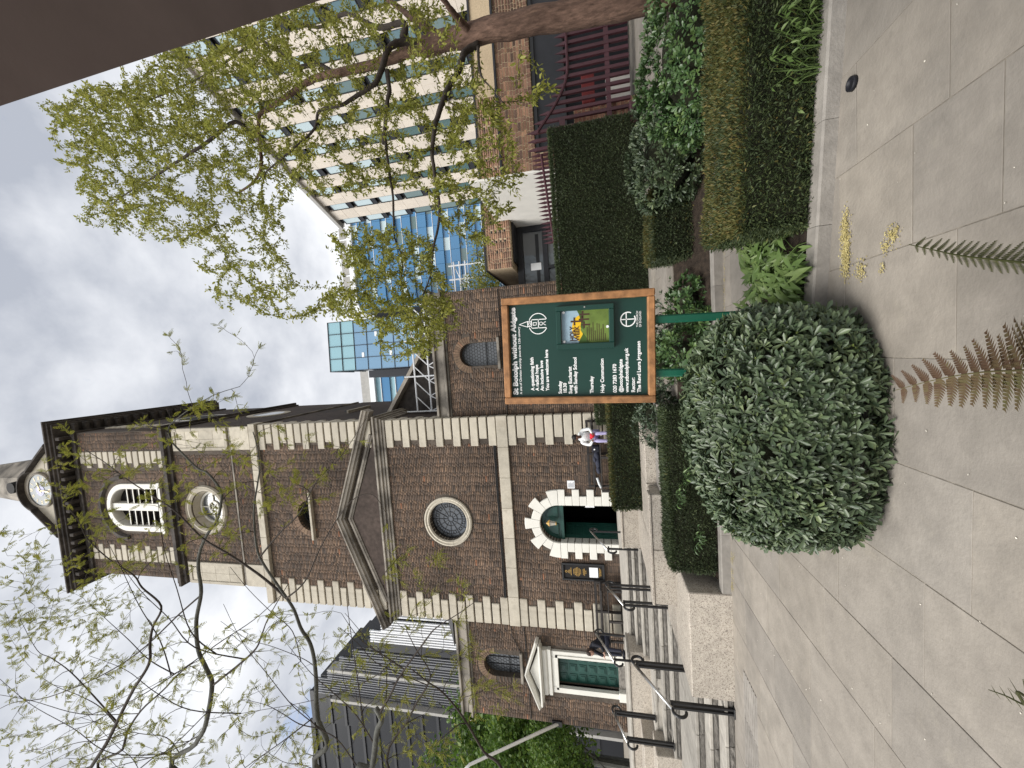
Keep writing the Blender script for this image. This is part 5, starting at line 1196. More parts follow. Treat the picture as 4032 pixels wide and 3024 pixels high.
# ------------------------------------------------------------------ vegetation
TM = {
 'diamond': (np.array([(0, 0, 0), (.42, .5, .07), (1, 0, -.03), (.42, -.5, .07)]), np.array([(0, 1, 2), (0, 2, 3)])),
 'obov': (np.array([(0, 0, 0), (.40, .26, .05), (.76, .5, .07), (1, 0, .0), (.76, -.5, .07), (.40, -.26, .05)]), np.array([(0, 1, 2, 3), (0, 3, 4, 5)])),
 'lance': (np.array([(0, 0, 0), (.22, .42, .05), (.55, .45, .07), (1, 0, -.08), (.55, -.45, .07), (.22, -.42, .05)]), np.array([(0, 1, 2, 3), (0, 3, 4, 5)])),
 'arrow': (np.array([(.12, 0, -.02), (-.22, .42, .10), (.25, .46, .10), (.62, .27, .05), (1, 0, -.12), (.62, -.27, .05), (.25, -.46, .10), (-.22, -.42, .10), (.55, 0, -.03)]), np.array([(0, 1, 2, 8), (8, 2, 3, 4), (8, 4, 5, 6), (0, 8, 6, 7)])),
}
def unit(a): return a/np.maximum(np.linalg.norm(a, axis=-1, keepdims=True), 1e-9)
def leaf_mesh(P, Dv, Nv, L, Wd, tmpl, rnd):
    T, Fc = TM[tmpl]; n = len(P)
    Dv = unit(Dv); B = unit(np.cross(Nv, Dv)); Nn = np.cross(Dv, B)
    L = np.broadcast_to(L, n)[:, None, None]; Wd = np.broadcast_to(Wd, n)[:, None, None]
    V = P[:, None]+L*T[None, :, :1]*Dv[:, None]+Wd*T[None, :, 1:2]*B[:, None]+L*T[None, :, 2:]*Nn[:, None]
    F = (Fc[None]+(np.arange(n)*len(T))[:, None, None]).reshape(-1, Fc.shape[1])
    return V.reshape(-1, 3), F, np.repeat(rnd, len(Fc))
def leaf_obj(name, parts, matl, parent):
    V, F, r = [], [], []; o = 0
    for v, f, q in parts: V.append(v); F.append(f+o); r.append(q); o += len(v)
    V = np.concatenate(V)-np.array(W[parent]) if parent is not None else np.concatenate(V)
    return stuff(obj(name, np_mesh(name, V, np.concatenate(F), np.concatenate(r)), M[matl], parent))
def rv(n): return unit(RNG.normal(size=(n, 3)))
def wob(p, s, ph=0): return np.sin(p[:, 0]*s+ph)*np.sin(p[:, 1]*s*1.3+1+ph)*np.sin(p[:, 2]*s*1.1+2)
def hedge(label, c0, ux, uy, z0, z1, n, L, Wd, mats_, group=None, name='hedge', tmpl='diamond', bulge=.04, top_share=None, rd=.09, lean=None):
    """clipped hedge: box from corner c0 along ux, uy; needles over every face, new tips on the top"""
    c0 = np.array((*c0, 0.)); ux = np.array((*ux, 0.)); uy = np.array((*uy, 0.)); up = np.array((0, 0, 1.)); H = z1-z0
    t = thing(name, label, 'hedge', (c0[0], c0[1], z0), group=group)
    lx, ly = np.linalg.norm(ux), np.linalg.norm(uy)
    areas = np.array([lx*H*1.0, ly*H*.8, ly*H*.8, lx*ly, lx*H*.4]); cnt = (areas/areas.sum()*n).astype(int); P = []; N_ = []; topm = []
    for i, k in enumerate(cnt):
        a, b = RNG.random(k), RNG.random(k)
        if i in (0, 4):
            s = 0 if i == 0 else 1; p = c0+a[:, None]*ux+s*uy+(z0+b*H)[:, None]*up; q = np.repeat([-unit(uy) if i == 0 else unit(uy)], k, 0)
        elif i in (1, 2):
            s = i-1; p = c0+s*ux+a[:, None]*uy+(z0+b*H)[:, None]*up; q = np.repeat([-unit(ux) if i == 1 else unit(ux)], k, 0)
        else: p = c0+a[:, None]*ux+b[:, None]*uy+z1*up; q = np.repeat([up], k, 0)
        P.append(p); N_.append(q); topm.append(np.full(k, i == 3))
    P = np.concatenate(P); N_ = np.concatenate(N_); topm = np.concatenate(topm)
    ctr = c0+ux/2+uy/2+(z0+H/2)*up                       # round the arrises
    q = np.stack([(P-ctr)@unit(ux)/(lx/2), (P-ctr)@unit(uy)/(ly/2), (P-ctr)[:, 2]/(H/2)], 1)
    half = np.array([lx/2, ly/2, H/2]); inner = np.clip(q*half, -(half-rd), half-rd); d = q*half-inner; dl = np.linalg.norm(d, axis=1, keepdims=True)
    d = d*np.minimum(1, rd/np.maximum(dl, 1e-6)); loc = inner+d; loc[:, 2] = np.where(q[:, 2] < -.5, (q*half)[:, 2], loc[:, 2])
    nl = unit(np.where(dl > 1e-4, d, 0)+1e-3*np.stack([N_@unit(ux), N_@unit(uy), N_[:, 2]], 1))
    P = ctr+loc[:, :1]*unit(ux)+loc[:, 1:2]*unit(uy)+loc[:, 2:]*up; N_ = nl[:, :1]*unit(ux)+nl[:, 1:2]*unit(uy)+nl[:, 2:]*up
    bw_ = wob(P, 3.1)*.6+wob(P, 9, 1)*.4
    P = P+N_*(bulge*bw_+RNG.normal(0, .012, len(P))-.02)[:, None]-N_*(np.abs(RNG.normal(0, .03, len(P))))[:, None]
    Dv = unit(N_*.75+up*.35+rv(len(P))*.75); Nv = rv(len(P))
    sh = np.clip(RNG.beta(2, 2.4, len(P))+.15*bw_, 0, 1)
    k = RNG.uniform(.65, 1.35, len(P))
    pt_ = np.clip((N_[:, 2]-.15)/.75, 0, 1)*(.72+.5*wob(P, 4, 2))+.06*(wob(P, 2.2, 4) > .2)+.015
    tipz = RNG.random(len(P)) < pt_
    for nm, msk, mt in (('foliage', ~tipz, mats_[0]), ('new_tips', tipz, mats_[1])):
        if msk.any(): leaf_obj(nm, [leaf_mesh(P[msk], Dv[msk], Nv[msk], L*k[msk], Wd*k[msk], tmpl, sh[msk])], mt, t)
    e = .085; m = MB(); ins = [c0+ux*a+uy*b for a, b in ((e/lx, e/ly), (1-e/lx, e/ly), (1-e/lx, 1-e/ly), (e/lx, 1-e/ly))]
    m.prism_z([(p[0], p[1]) for p in ins], z0-.02, z1-e-.02); m.build('branch_mass', M['shade_fill'], t)  # solid dark core in place of the shade inside the hedge
    return t
def shell_pts(c, r, n, low=-.75, rough=.07, seed=0, sq=2.0):
    p = rv(n*3); p = p[p[:, 2] > low][:n]; 
    s = 1/(np.abs(p)**sq).sum(1)**(1/sq) if sq != 2 else 1.
    s = s+rough*wob(p, 3.3, seed)*1.6+rough*.7*wob(p, 8, seed+1)
    return np.array(c)+p*np.array(r)*s[:, None], unit(p/np.array(r))
def rosette_bush(label, c, r, n, leaf_l, leaf_w, matl, nl=(6, 9), name='shrub', cat='shrub', core=True, low=-.75, tmpl='obov', group=None, rough=.07, base=None, extra=None, sq=2.0, elev=(.15, .85, .4)):
    base = base if base is not None else c[2]-r[2]
    t = thing(name, label, cat, (c[0], c[1], base), group=group)
    P, N_ = shell_pts(c, r, n, low, rough, c[0]*3, sq)
    P = P-N_*np.abs(RNG.normal(0, .035, len(P)))[:, None]
    if extra is not None: P = np.concatenate([P, extra[0]]); N_ = np.concatenate([N_, extra[1]])
    parts = []; n = len(P)
    ax = unit(N_+.35*rv(n)+np.array((0, 0, .3))); rs = RNG.uniform(.7, 1.2, n); tone = RNG.beta(2, 3, n)
    for k in range(nl[1]):
        use = np.ones(n, bool) if k < nl[0] else RNG.random(n) < .6
        a = 2*PI*k/nl[1]*1.0+RNG.random(n)*.9; e = RNG.uniform(elev[0], elev[1], n)+(elev[2] if k % 2 else 0)
        t1 = unit(np.cross(ax, rv(n))); t2 = np.cross(ax, t1); t1 = unit(np.cross(t2, ax))
        ref = unit(np.cross(ax, np.array((.3, .5, .1)))); rf2 = np.cross(ax, ref)
        rad = ref*np.cos(a)[:, None]+rf2*np.sin(a)[:, None]
        Dv = rad*np.cos(e)[:, None]+ax*np.sin(e)[:, None]; Nv = ax*np.cos(e)[:, None]-rad*np.sin(e)[:, None]
        s = rs*RNG.uniform(.75, 1.15, n)
        parts.append((P[use]+ax[use]*.004*k, Dv[use], (Nv+.15*rv(n))[use], (leaf_l*s)[use], (leaf_w*s)[use], np.clip(tone+RNG.normal(0, .13, n), 0, .88)[use]))
    if sq != 2:                                     # pale new shoots at the heart of some rosettes
        use = (RNG.random(n) < .4*(.4+.6*(N_[:, 2] > .2))); pk = []
        for k in range(4): pk.append(leaf_mesh(P[use]+ax[use]*.012, unit(ax+.55*rv(n))[use], rv(n)[use], (leaf_l*.34*rs)[use], (leaf_w*.5*rs)[use], 'diamond', np.full(use.sum(), .99)))
        leaf_obj('new_shoots', pk, matl, t)
    A = [np.concatenate([q[i] for q in parts]) for i in range(6)]
    far = np.ones(len(A[0]), bool)
    if sq != 2:                                     # the 300 leaves nearest the viewer are objects of their own
        near = np.argsort(np.linalg.norm(A[0]-np.array((.1, .4, 1.5)), axis=1))[:300]; far[near] = False
        for i in near:
            V, F, q = leaf_mesh(A[0][i:i+1], A[1][i:i+1], A[2][i:i+1], A[3][i:i+1], A[4][i:i+1], tmpl, A[5][i:i+1])
            c_ = A[0][i]; o = obj('leaf', np_mesh('leaf', V-c_, F, q), M[matl], t, loc=c_)
    leaf_obj('foliage', [leaf_mesh(*[a[far] for a in A[:5]], tmpl, A[5][far])], matl, t)
    if core:
        m = MB(); ell(m, c, [q*(.88-2.0*rough) for q in r], 20, 12); m.build('branch_mass', M['shade_fill'], t, True)  # dark blob closes the view through; inner shade given as colour
    m = MB()
    for i in range(5): a = i*1.3; m.tube([(c[0]+.04*math.cos(a), c[1]+.04*math.sin(a), base-.02), (c[0]+r[0]*.6*math.cos(a), c[1]+r[1]*.6*math.sin(a), c[2]+r[2]*.3)], [.014, .006], 5)
    m.build('stem', M['twig'], t)
    return t
# the front bed
rosette_bush('big round glossy shrub spilling over the kerb in front of the church sign', (-.60, 3.02, .36), (.80, .58, .545), 3700, .070, .0205, 'pitto', (7, 9), base=.05, rough=.025, sq=2.55, elev=(0, .6, .25), low=-.85)
hedge('broad clipped yew hedge with olive top along the front kerb', (.74, 3.10), (2.9, -.42), (.13, .95), .04, .56, 62000, .030, .0095, ('yew_mid', 'yew_top'), bulge=.05)
def arum(label, pts, n, L, name='leafy_plant', zb=.05, spread=.2, matl='arum', wd=.5, hgt=.25, tmpl='arrow'):
    t = thing(name, label, 'plant', (pts[0][0], pts[0][1], zb)); P = []; D_ = []; N_ = []; m = MB()
    for i in range(n):
        c = pts[i % len(pts)]; x, y = c[0]+random.gauss(0, spread), c[1]+random.gauss(0, spread*.7); h = hgt*random.uniform(.5, 1.2); a = random.random()*2*PI
        q = Vector((x+.10*math.cos(a), y+.10*math.sin(a), zb+h)); m.tube([(x, y, zb-.02), (x+.03*math.cos(a), y+.03*math.sin(a), zb+h*.6), q], [.004, .003, .002], 4, cap=False)
        P.append(q); d = Vector((math.cos(a), math.sin(a)-.5, -.25+random.gauss(0, .25))); D_.append(d); N_.append(Vector((0, -.25, 1))+Vector((random.gauss(0, .3), random.gauss(0, .3), 0)))
    k = RNG.uniform(.6, 1.25, n); rn = RNG.random(n); me_ = {}
    for i in range(n):                              # each leaf is an object of its own, five shapes shared
        q = int(rn[i]*5)
        if q not in me_:
            V, F, r = leaf_mesh(np.zeros((1, 3)), np.array([(1., 0, -.1*q)]), np.array([(.1, .1*q-.2, 1.)]), np.array([1.]), np.array([wd]), tmpl, np.array([(q+.5)/5])); me_[q] = np_mesh('leaf', V, F, r); me_[q].materials.append(M[matl])
        o = bpy.data.objects.new('leaf', me_[q]); COL.objects.link(o); o.parent = t; W[o] = W[t]; d = D_[i].normalized(); nn = N_[i]; y_ = nn.cross(d).normalized(); z_ = d.cross(y_)
        mt_ = Matrix((d, y_, z_)).transposed().to_4x4(); o.matrix_local = Matrix.Translation(P[i]-W[t]) @ mt_ @ Matrix.Scale(L*k[i], 4)
    m.build('stem', M[matl], t)
    return t
arum('clump of fresh green arrow shaped leaves between the shrub and the yew hedge', [(.45, 3.3), (.6, 3.55), (.8, 3.9), (.55, 3.25), (.45, 3.62), (.62, 3.85), (.95, 3.98), (.4, 3.95)], 270, .125, hgt=.15, spread=.09)
arum('pale weeds growing out of the hedge foot at the right end of the kerb', [(1.72, 3.02), (1.9, 3.0), (2.05, 2.98), (2.15, 2.97)], 150, .05, hgt=.3, spread=.05, wd=.36, matl='arum', tmpl='lance', zb=.02)
rosette_bush('leafy bright green shrub at the foot of the tree trunk', (3.15, 4.75, .38), (.9, .62, .52), 1900, .06, .026, 'pitto2', (5, 8), base=.0, rough=.14)
# second bed
rosette_bush('dark glossy shrub below the right end of the tall hedge', (2.6, 5.85, .45), (.78, .62, .50), 1250, .075, .026, 'pitto', (6, 8), base=.1, rough=.12)
hedge('small clipped yew block with golden top beside the stone flags', (1.2, 5.72), (1.0, -.02), (.02, .7), .08, .74, 20000, .036, .012, ('yew', 'yew_top'), name='hedge')
rosette_bush('low leafy shrub in the back bed right of the sign post', (.62, 5.75, .28), (.33, .28, .26), 170, .075, .034, 'pitto2', (5, 7), base=.08, rough=.2, tmpl='lance')
rosette_bush('small glossy seedling shrub at the back kerb right of the sign post', (.32, 5.45, .2), (.16, .13, .14), 40, .08, .03, 'pitto2', (6, 8), base=.08, rough=.2, core=False)
rosette_bush('thin grey leaved shrub in front of the stone flags', (.42, 6.25, .52), (.36, .2, .30), 90, .06, .02, 'laurel', (4, 6), base=.3, rough=.3, tmpl='lance', core=False)
rosette_bush('bright rosette shrub between the two sign posts', (-.12, 5.6, .42), (.34, .3, .32), 200, .075, .03, 'pitto2', (6, 8), base=.08, rough=.16)
rosette_bush('dark leafy shrub behind the sign between its posts', (-.1, 6.3, .62), (.55, .4, .38), 420, .06, .02, 'laurel', (5, 7), base=.3, rough=.16, tmpl='lance')
rosette_bush('grey green laurel like shrub left of the sign', (-1.15, 6.45, .62), (.42, .36, .38), 360, .075, .024, 'laurel', (5, 7), base=.3, rough=.15, tmpl='lance')
arum('fresh broad leaves at the foot of the left sign post', [(-.3, 4.6), (-.42, 4.3), (-.2, 4.5)], 34, .14, hgt=.5, spread=.07, matl='pitto2', wd=.6, tmpl='lance')
hedge('long low clipped hedge behind the left kerb, in front of the granite wall', (-3.12, 5.38), (2.3, -.0), (.0, .66), .10, .72, 30000, .036, .012, ('yew', 'yew_mid'), bulge=.05)
hedge('brown topped yew hedge beside the doorway granite, in front of the bench', (-2.98, 7.15), (2.15, .08), (0, .7), .60, 1.40, 20000, .045, .016, ('yew', 'yew_top'))
hedge('small dark yew block at the tower corner behind the person in white', (-1.95, 10.2), (.75, 0), (0, .8), 1.05, 1.62, 3000, .06, .02, ('yew', 'yew_mid'))
hedge('tall dark clipped yew hedge standing on the terrace by the pavilion', (1.18, 8.7), (3.72, 0), (0, .45), .37, 2.32, 60000, .045, .015, ('yew', 'yew_mid'), bulge=.03, rd=.06)
arum('arrow leaved weed growing at the granite coping', [(-2.3, 6.25)], 12, .12, hgt=.2, zb=.45, spread=.05, wd=.5)
for i, (x, y, z) in enumerate(((-2.55, 5.33, .3), (-2.05, 5.33, .52), (-1.75, 5.36, .42))):
    t = arum(('leafy sprig pushing out low from the left clipped hedge', 'leafy shoot high on the left clipped hedge near the shrub', 'small leafy shoot beside the round shrub in the left hedge')[i], [(x, y)], 16, .07, hgt=.1, zb=z, spread=.05, wd=.32, matl='pitto2', tmpl='lance', name='weed')

# ---- trees
def smooth(pts, k=5):
    P = [Vector(p) for p in pts]; out = []
    for i in range(len(P)-1):
        a, b, c, d = P[max(i-1, 0)], P[i], P[i+1], P[min(i+2, len(P)-1)]
        for j in range(k):
            t = j/k; out.append(.5*((2*b)+(c-a)*t+(2*a-5*b+4*c-d)*t*t+(3*b-a-3*c+d)*t**3))
    return out+[P[-1]]
class Tree:
    def __init__(s, name, label, base, group=None):
        s.t = thing(name, label, 'tree', base, group=group); s.N = []; s.Rr = []; s.tw = []; s.twm = MB(); s.Tn = []
    def limb(s, pts, r0, r1, matl, name='branch', n=8, part=True, wobble=.0):
        P = smooth(pts, 5); k = len(P); rr = [r0+(r1-r0)*(i/(k-1))**.8 for i in range(k)]
        m = MB() if part else s.twm
        P = [p+Vector((random.gauss(0, 1), random.gauss(0, 1), random.gauss(0, 1)))*wobble*rr[i] for i, p in enumerate(P)]
        m.tube(P, rr, n)
        if part: m.build(name, M[matl], s.t, True)
        for i in range(k): s.N.append(tuple(P[i])); s.Rr.append(rr[i]); d = (P[min(i+1, k-1)]-P[max(i-1, 0)]).normalized(); s.Tn.append(tuple(d))
        return P
    def grow(s, T, rmax=.012, sag=.06, forward=.5):
        T = np.array(T); N_ = np.array(s.N)
        dmin = np.sqrt(((T[:, None]-N_[None])**2).sum(-1)).min(1); 
        for i in np.argsort(dmin):
            A = np.array(s.N); d = np.linalg.norm(A-T[i], axis=1); 
            dirn = unit(T[i]-A); al = (dirn*np.array(s.Tn)).sum(1)
            j = int(np.argmin(d*(1.25-.35*al))); L_ = d[j]
            if L_ < .03: continue
            p0, p3 = Vector(s.N[j]), Vector(T[i]); tg = Vector(s.Tn[j])
            p1 = p0+(tg*forward+(p3-p0).normalized()*(1-forward))*L_*.4; p2 = p3+Vector((0, 0, 1))*sag*L_-(p3-p0)*.25
            k = max(4, int(L_/.09)); pts = []
            for q in range(k+1):
                t_ = q/k; w_ = Vector(rv(1)[0])*L_*.012*(0 < q < k); pts.append(p0*(1-t_)**3+p1*3*t_*(1-t_)**2+p2*3*t_*t_*(1-t_)+p3*t_**3+w_)
            r0 = min(s.Rr[j]*.8, rmax, .0042+L_*.010); rr = [r0+(.0026-r0)*q/k for q in range(k+1)]
            s.twm.tube(pts, rr, 5 if r0 > .005 else 4, cap=False)
            for q in range(1, k+1):
                s.N.append(tuple(pts[q])); s.Rr.append(rr[q]); s.Tn.append(tuple((pts[q]-pts[q-1]).normalized()))
            s.tw.append(pts)
    def finish(s, matl): stuff(s.twm.build('twigs', M[matl], s.t))
def inpoly(x, y, poly):
    c = False; j = len(poly)-1
    for i in range(len(poly)):
        a, b = poly[i], poly[j]
        if (a[1] > y) != (b[1] > y) and x < (b[0]-a[0])*(y-a[1])/(b[1]-a[1])+a[0]: c = not c
        j = i
    return c
def targets(poly, n, Ym, Ys, lo, hi):
    xs, ys = [p[0] for p in poly], [p[1] for p in poly]; out = []
    while len(out) < n:
        x, y = random.uniform(min(xs), max(xs)), random.uniform(min(ys), max(ys))
        if inpoly(x, y, poly): out.append(tuple(ad_(x, y, min(hi, max(lo, random.gauss(Ym, Ys))))))
    return out
def pos_along(tw, spacing, t0=.25):
    P, D_ = [], []
    for pts in tw:
        L_ = sum((b-a).length for a, b in zip(pts, pts[1:])); acc = 0; nxt = L_*t0
        for a, b in zip(pts, pts[1:]):
            l = (b-a).length
            while nxt < acc+l and l > 0: P.append(tuple(a+(b-a)*((nxt-acc)/l))); D_.append(tuple((b-a).normalized())); nxt += spacing*random.uniform(.6, 1.4)
            acc += l
        P.append(tuple(pts[-1])); D_.append(tuple((pts[-1]-pts[-2]).normalized()))
    return np.array(P), np.array(D_)

rt = Tree('maple_tree', 'leaning red brown tree with spring leaves at the right by the maroon gate', at(2900, -90, 5) if True else None)
YT = 5.0
TP = lambda *q: [at(1000+.4521*a, .4521*b, Y) for a, b, Y in q]
tr = rt.limb([at(2960, -110, 5), at(2633, -30, 5), at(2316, 45, 5), at(2000, 104, 5), at(1810, 148, 5.05), at(1660, 185, 5.1)], .185, .115, 'bark', 'trunk', 14, wobble=.05)
lA = rt.limb([at(1690, 178, 5.1)]+TP((1300, 470, 5.2), (1000, 575, 5.3), (700, 640, 5.4), (480, 705, 5.5), (300, 830, 5.6), (130, 950, 5.7), (40, 1040, 5.8))+[at(.6027*1700, .6027*1120, 5.9), at(940, 760, 6)], .082, .018, 'bark', wobble=.08)
lB = rt.limb(TP((1500, 400, 5.1), (1300, 360, 5.0), (1170, 440, 4.9), (1100, 640, 4.8), (1050, 730, 4.75), (900, 830, 4.7), (770, 910, 4.65), (570, 970, 4.6), (520, 1130, 4.6), (300, 1330, 4.5), (110, 1490, 4.5)), .052, .009, 'twig', wobble=.08)
lC = rt.limb(TP((1620, 330, 5.1), (1500, 240, 5.2), (1400, 170, 5.3), (1200, 20, 5.5), (900, -200, 5.8)), .07, .025, 'bark', wobble=.08)
lD = rt.limb(TP((1900, 290, 5.0), (1800, 190, 4.8), (1720, 90, 4.6), (1620, -40, 4.4), (1500, -200, 4.2)), .055, .02, 'bark', wobble=.08)
R8 = lambda *q: [at(1200+.4822*a, 400+.4822*b, Y) for a, b, Y in q]
lE = rt.limb(TP((1950, 390, 5.0), (1830, 460, 4.9), (1790, 600, 4.7), (1700, 750, 4.5), (1640, 900, 4.4), (1580, 1080, 4.3))+R8((1060, 230, 4.2), (1040, 430, 4.2), (1070, 650, 4.2), (1100, 850, 4.2), (1090, 1020, 4.2), (1050, 1200, 4.2), (1030, 1400, 4.3), (960, 1600, 4.3)), .046, .007, 'twig', wobble=.08)
lF = rt.limb(TP((1160, 620, 4.85), (1180, 780, 4.8), (1160, 900, 4.8), (1130, 1250, 4.8))+R8((650, 250, 4.8), (680, 500, 4.8), (720, 780, 4.8), (735, 1110, 4.9), (790, 1250, 4.9), (795, 1400, 4.9), (760, 1540, 5.0)), .032, .006, 'twig', wobble=.08)
lG = rt.limb(TP((700, 640, 5.4), (560, 560, 5.5), (400, 580, 5.6), (300, 500, 5.7), (150, 400, 5.9), (0, 380, 6.0))+[at(800, 300, 6.2), at(600, 390, 6.3), at(480, 430, 6.3)], .04, .009, 'twig', wobble=.08)
lH = rt.limb([at(1000, 560, 5.6), at(930, 480, 5.5), at(808, 566, 5.4), at(703, 634, 5.4), at(603, 699, 5.4), at(512, 753, 5.4), at(434, 808, 5.4)], .04, .006, 'twig', wobble=.08)
lI = rt.limb(TP((1300, 330, 5.0), (1300, 200, 5.0), (1080, 240, 5.2), (800, 120, 5.5), (560, 240, 5.8), (240, 150, 6.2), (-200, 100, 6.6)), .05, .01, 'twig', wobble=.08)
lJ = rt.limb(TP((1950, 400, 5.0), (1960, 560, 4.6), (1990, 680, 4.4), (2100, 800, 4.2), (2190, 930, 4.1)), .022, .004, 'twig', wobble=.05)
PM = [(85, 228), (110, 300), (160, 400), (168, 480), (240, 505), (320, 530), (400, 540), (440, 610), (470, 665), (560, 690), (640, 690), (640, 600), (610, 500), (640, 420), (740, 430), (900, 400), (1000, 300), (1040, 150), (1000, 0), (640, 0)]
PL = [(640, 690), (760, 690), (830, 780), (930, 770), (990, 640), (940, 520), (820, 480), (700, 500), (740, 600), (700, 640)]
PR = [(900, 400), (1010, 560), (1060, 520), (1110, 450), (1130, 380), (1100, 250), (1040, 150), (960, 300)]
rt.grow(targets(PM, 1250, 5.4, .8, 3.9, 7.2)+targets([(90, 228), (130, 330), (240, 470), (420, 500), (560, 400), (640, 200), (640, 0), (560, 20)], 420, 5.6, .8, 4, 7.2)+targets([(85, 228), (160, 205), (330, 160), (560, 70), (620, 130), (420, 340), (200, 340)], 300, 5.8, .7, 4.2, 7.2)+targets(PL, 380, 4.6, .4, 3.8, 5.5)+targets(PR, 170, 4.4, .4, 3.7, 5.4)+targets([(820, 700), (930, 780), (1010, 660), (900, 620)], 80, 4.3, .3, 3.8, 5)+targets([(200, -450), (200, 150), (1000, 0), (1000, -450)], 100, 5.5, .8, 4, 7.5)+targets([(1120, 110), (1180, 130), (1210, 200), (1150, 230), (1120, 190)], 10, 4.1, .1, 3.9, 4.3), .017)
rt.finish('twig')
P, Dn = pos_along(rt.tw, .036, .05); n = len(P)
parts = []; tone = RNG.beta(2, 2, n)
for k in range(6):
    use = RNG.random(n) < (.92 if k < 4 else .5)
    Dv = unit(Dn*.55+rv(n)*.8+np.array((0, 0, -.30))); Nv = unit(rv(n)*.8+np.array((0, 0, 1.)))
    s = RNG.uniform(.026, .066, n)*(1.1 if k < 3 else .85); off_ = rv(n)*RNG.uniform(.0, .06, (n, 1))
    parts.append(leaf_mesh((P+off_)[use], Dv[use], Nv[use], s[use], (s*.42)[use], 'lance', np.clip(tone+RNG.normal(0, .15, n), 0, 1)[use]))
leaf_obj('crown', parts, 'maple', rt.t)

lt = Tree('locust_tree', 'nearly bare tree with feathery new leaves whose branches cross the church tower', (-8.2, 4.6, 0))
b0 = Vector((-8.2, 4.6, 0)); 
F_ = lambda Y, *q: [at(a, b, Y+dy*i) for i, (a, b) in enumerate(q) for dy in (0.0,)]
trk = lt.limb([b0, (-8.15, 4.6, 1.5), (-8.0, 4.6, 3.0), (-7.9, 4.65, 4.2)], .17, .12, 'grey_bark', 'trunk', 12, wobble=.04)
def fromtrunk(z): return [Vector((-7.98, 4.6, z)), Vector((-7.4, 4.55, z+.35))]
l1 = lt.limb(fromtrunk(3.1)+F_(4.4, (1276, 3060), (1290, 2933), (1254, 2842), (1245, 2770), (1245, 2684), (1236, 2590), (1218, 2526), (1186, 2476), (1159, 2404), (1129, 2355), (1039, 2223), (1010, 2150), (1000, 2010), (1015, 1900), (1022, 1843), (1015, 1770), (996, 1700)), .045, .006, 'grey_bark')
l1b = lt.limb(F_(4.4, (1129, 2355), (1030, 2270), (912, 2189), (798, 2119), (700, 2021), (624, 1967), (505, 1891), (412, 1820), (326, 1766)), .02, .004, 'twig')
l2 = lt.limb(fromtrunk(4.0)+F_(4.5, (722, 3060), (770, 2930), (808, 2859), (835, 2701), (814, 2636), (781, 2560), (773, 2446), (792, 2333), (781, 2238), (787, 2173), (814, 2108), (857, 2043), (871, 1977), (868, 1929), (819, 1864), (776, 1842), (700, 1766), (673, 1733), (665, 1684), (700, 1646), (760, 1603), (846, 1554), (944, 1522)), .043, .004, 'grey_bark')
l3 = lt.limb(F_(4.5, (835, 2701), (993, 2571), (1030, 2500), (1058, 2430), (1134, 2300)), .018, .005, 'twig')
l4 = lt.limb(fromtrunk(4.1)+F_(4.2, (330, 3080), (358, 3022), (418, 2929), (461, 2843), (521, 2723), (586, 2615), (591, 2533), (602, 2468), (635, 2387), (560, 2314), (526, 2265), (434, 2205), (347, 2124), (304, 2043), (255, 1988)), .036, .004, 'twig')
l5 = lt.limb(F_(4.5, (792, 2343), (705, 2419), (542, 2571), (380, 2669), (190, 2745), (60, 2765), (0, 2790)), .014, .005, 'twig')
l6 = lt.limb(fromtrunk(4.15)+F_(4.7, (440, 3060), (483, 2951), (505, 2875), (559, 2794), (640, 2720), (720, 2640), (850, 2540), (1000, 2440), (1110, 2340)), .03, .004, 'twig')
l7 = lt.limb(fromtrunk(3.0)+F_(4.1, (1440, 3060), (1466, 3019), (1484, 2883), (1502, 2838), (1493, 2811), (1480, 2788)), .045, .03, 'grey_bark')
l7b = lt.limb(F_(4.1, (1493, 2811), (1540, 2730), (1575, 2662), (1679, 2517), (1720, 2470), (1810, 2413), (1896, 2350)), .018, .003, 'twig')
l8 = lt.limb(fromtrunk(2.7)+F_(3.9, (1990, 3080), (1905, 2960), (1823, 2824), (1746, 2730), (1683, 2684), (1620, 2635)), .022, .006, 'twig')
l9 = lt.limb(fromtrunk(2.9)+F_(4.3, (1540, 3060), (1615, 2820), (1683, 2698), (1690, 2640), (1640, 2560), (1600, 2480)), .022, .004, 'twig')
l10 = lt.limb(F_(4.2, (461, 2843), (350, 2720), (271, 2640), (200, 2590), (146, 2560), (80, 2440)), .012, .003, 'twig')
l11 = lt.limb(F_(4.4, (1010, 2210), (1100, 2100), (1180, 2020), (1250, 1890), (1340, 1800), (1440, 1650)), .014, .003, 'twig')
l12 = lt.limb(F_(4.3, (1129, 2355), (1200, 2290), (1260, 2160), (1330, 2040), (1400, 1960), (1470, 1950), (1520, 2020)), .012, .003, 'twig')
for i in range(34):                                 # long whippy shoots
    x0, y0 = random.choice([(1245, 2760), (1236, 2620), (835, 2701), (808, 2859), (461, 2843), (505, 2875), (1260, 2880), (1484, 2883), (1575, 2662), (700, 2660), (770, 2930), (1350, 3040), (1000, 3040), (600, 3040), (250, 3040)])
    x0 += random.gauss(0, 25); y0 += random.gauss(0, 25); ln_ = random.uniform(300, 820); an = random.choice([R(205), R(215), R(150), R(160), R(230)])+random.gauss(0, .2); Yq = random.uniform(4.0, 4.7); pts = []
    cv = random.gauss(0, .12)
    for q in range(5): u_ = q/4; a_ = an+cv*u_; pts.append(at(x0+ln_*u_*math.cos(a_)+random.gauss(0, 6), y0+ln_*u_*math.sin(a_)+random.gauss(0, 6), Yq))
    j = int(np.argmin(np.linalg.norm(np.array(lt.N)-np.array(pts[0]), axis=1))); pts[0] = Vector(lt.N[j])
    lt.limb(pts, random.uniform(.006, .011), .0028, 'twig', n=5, part=False)
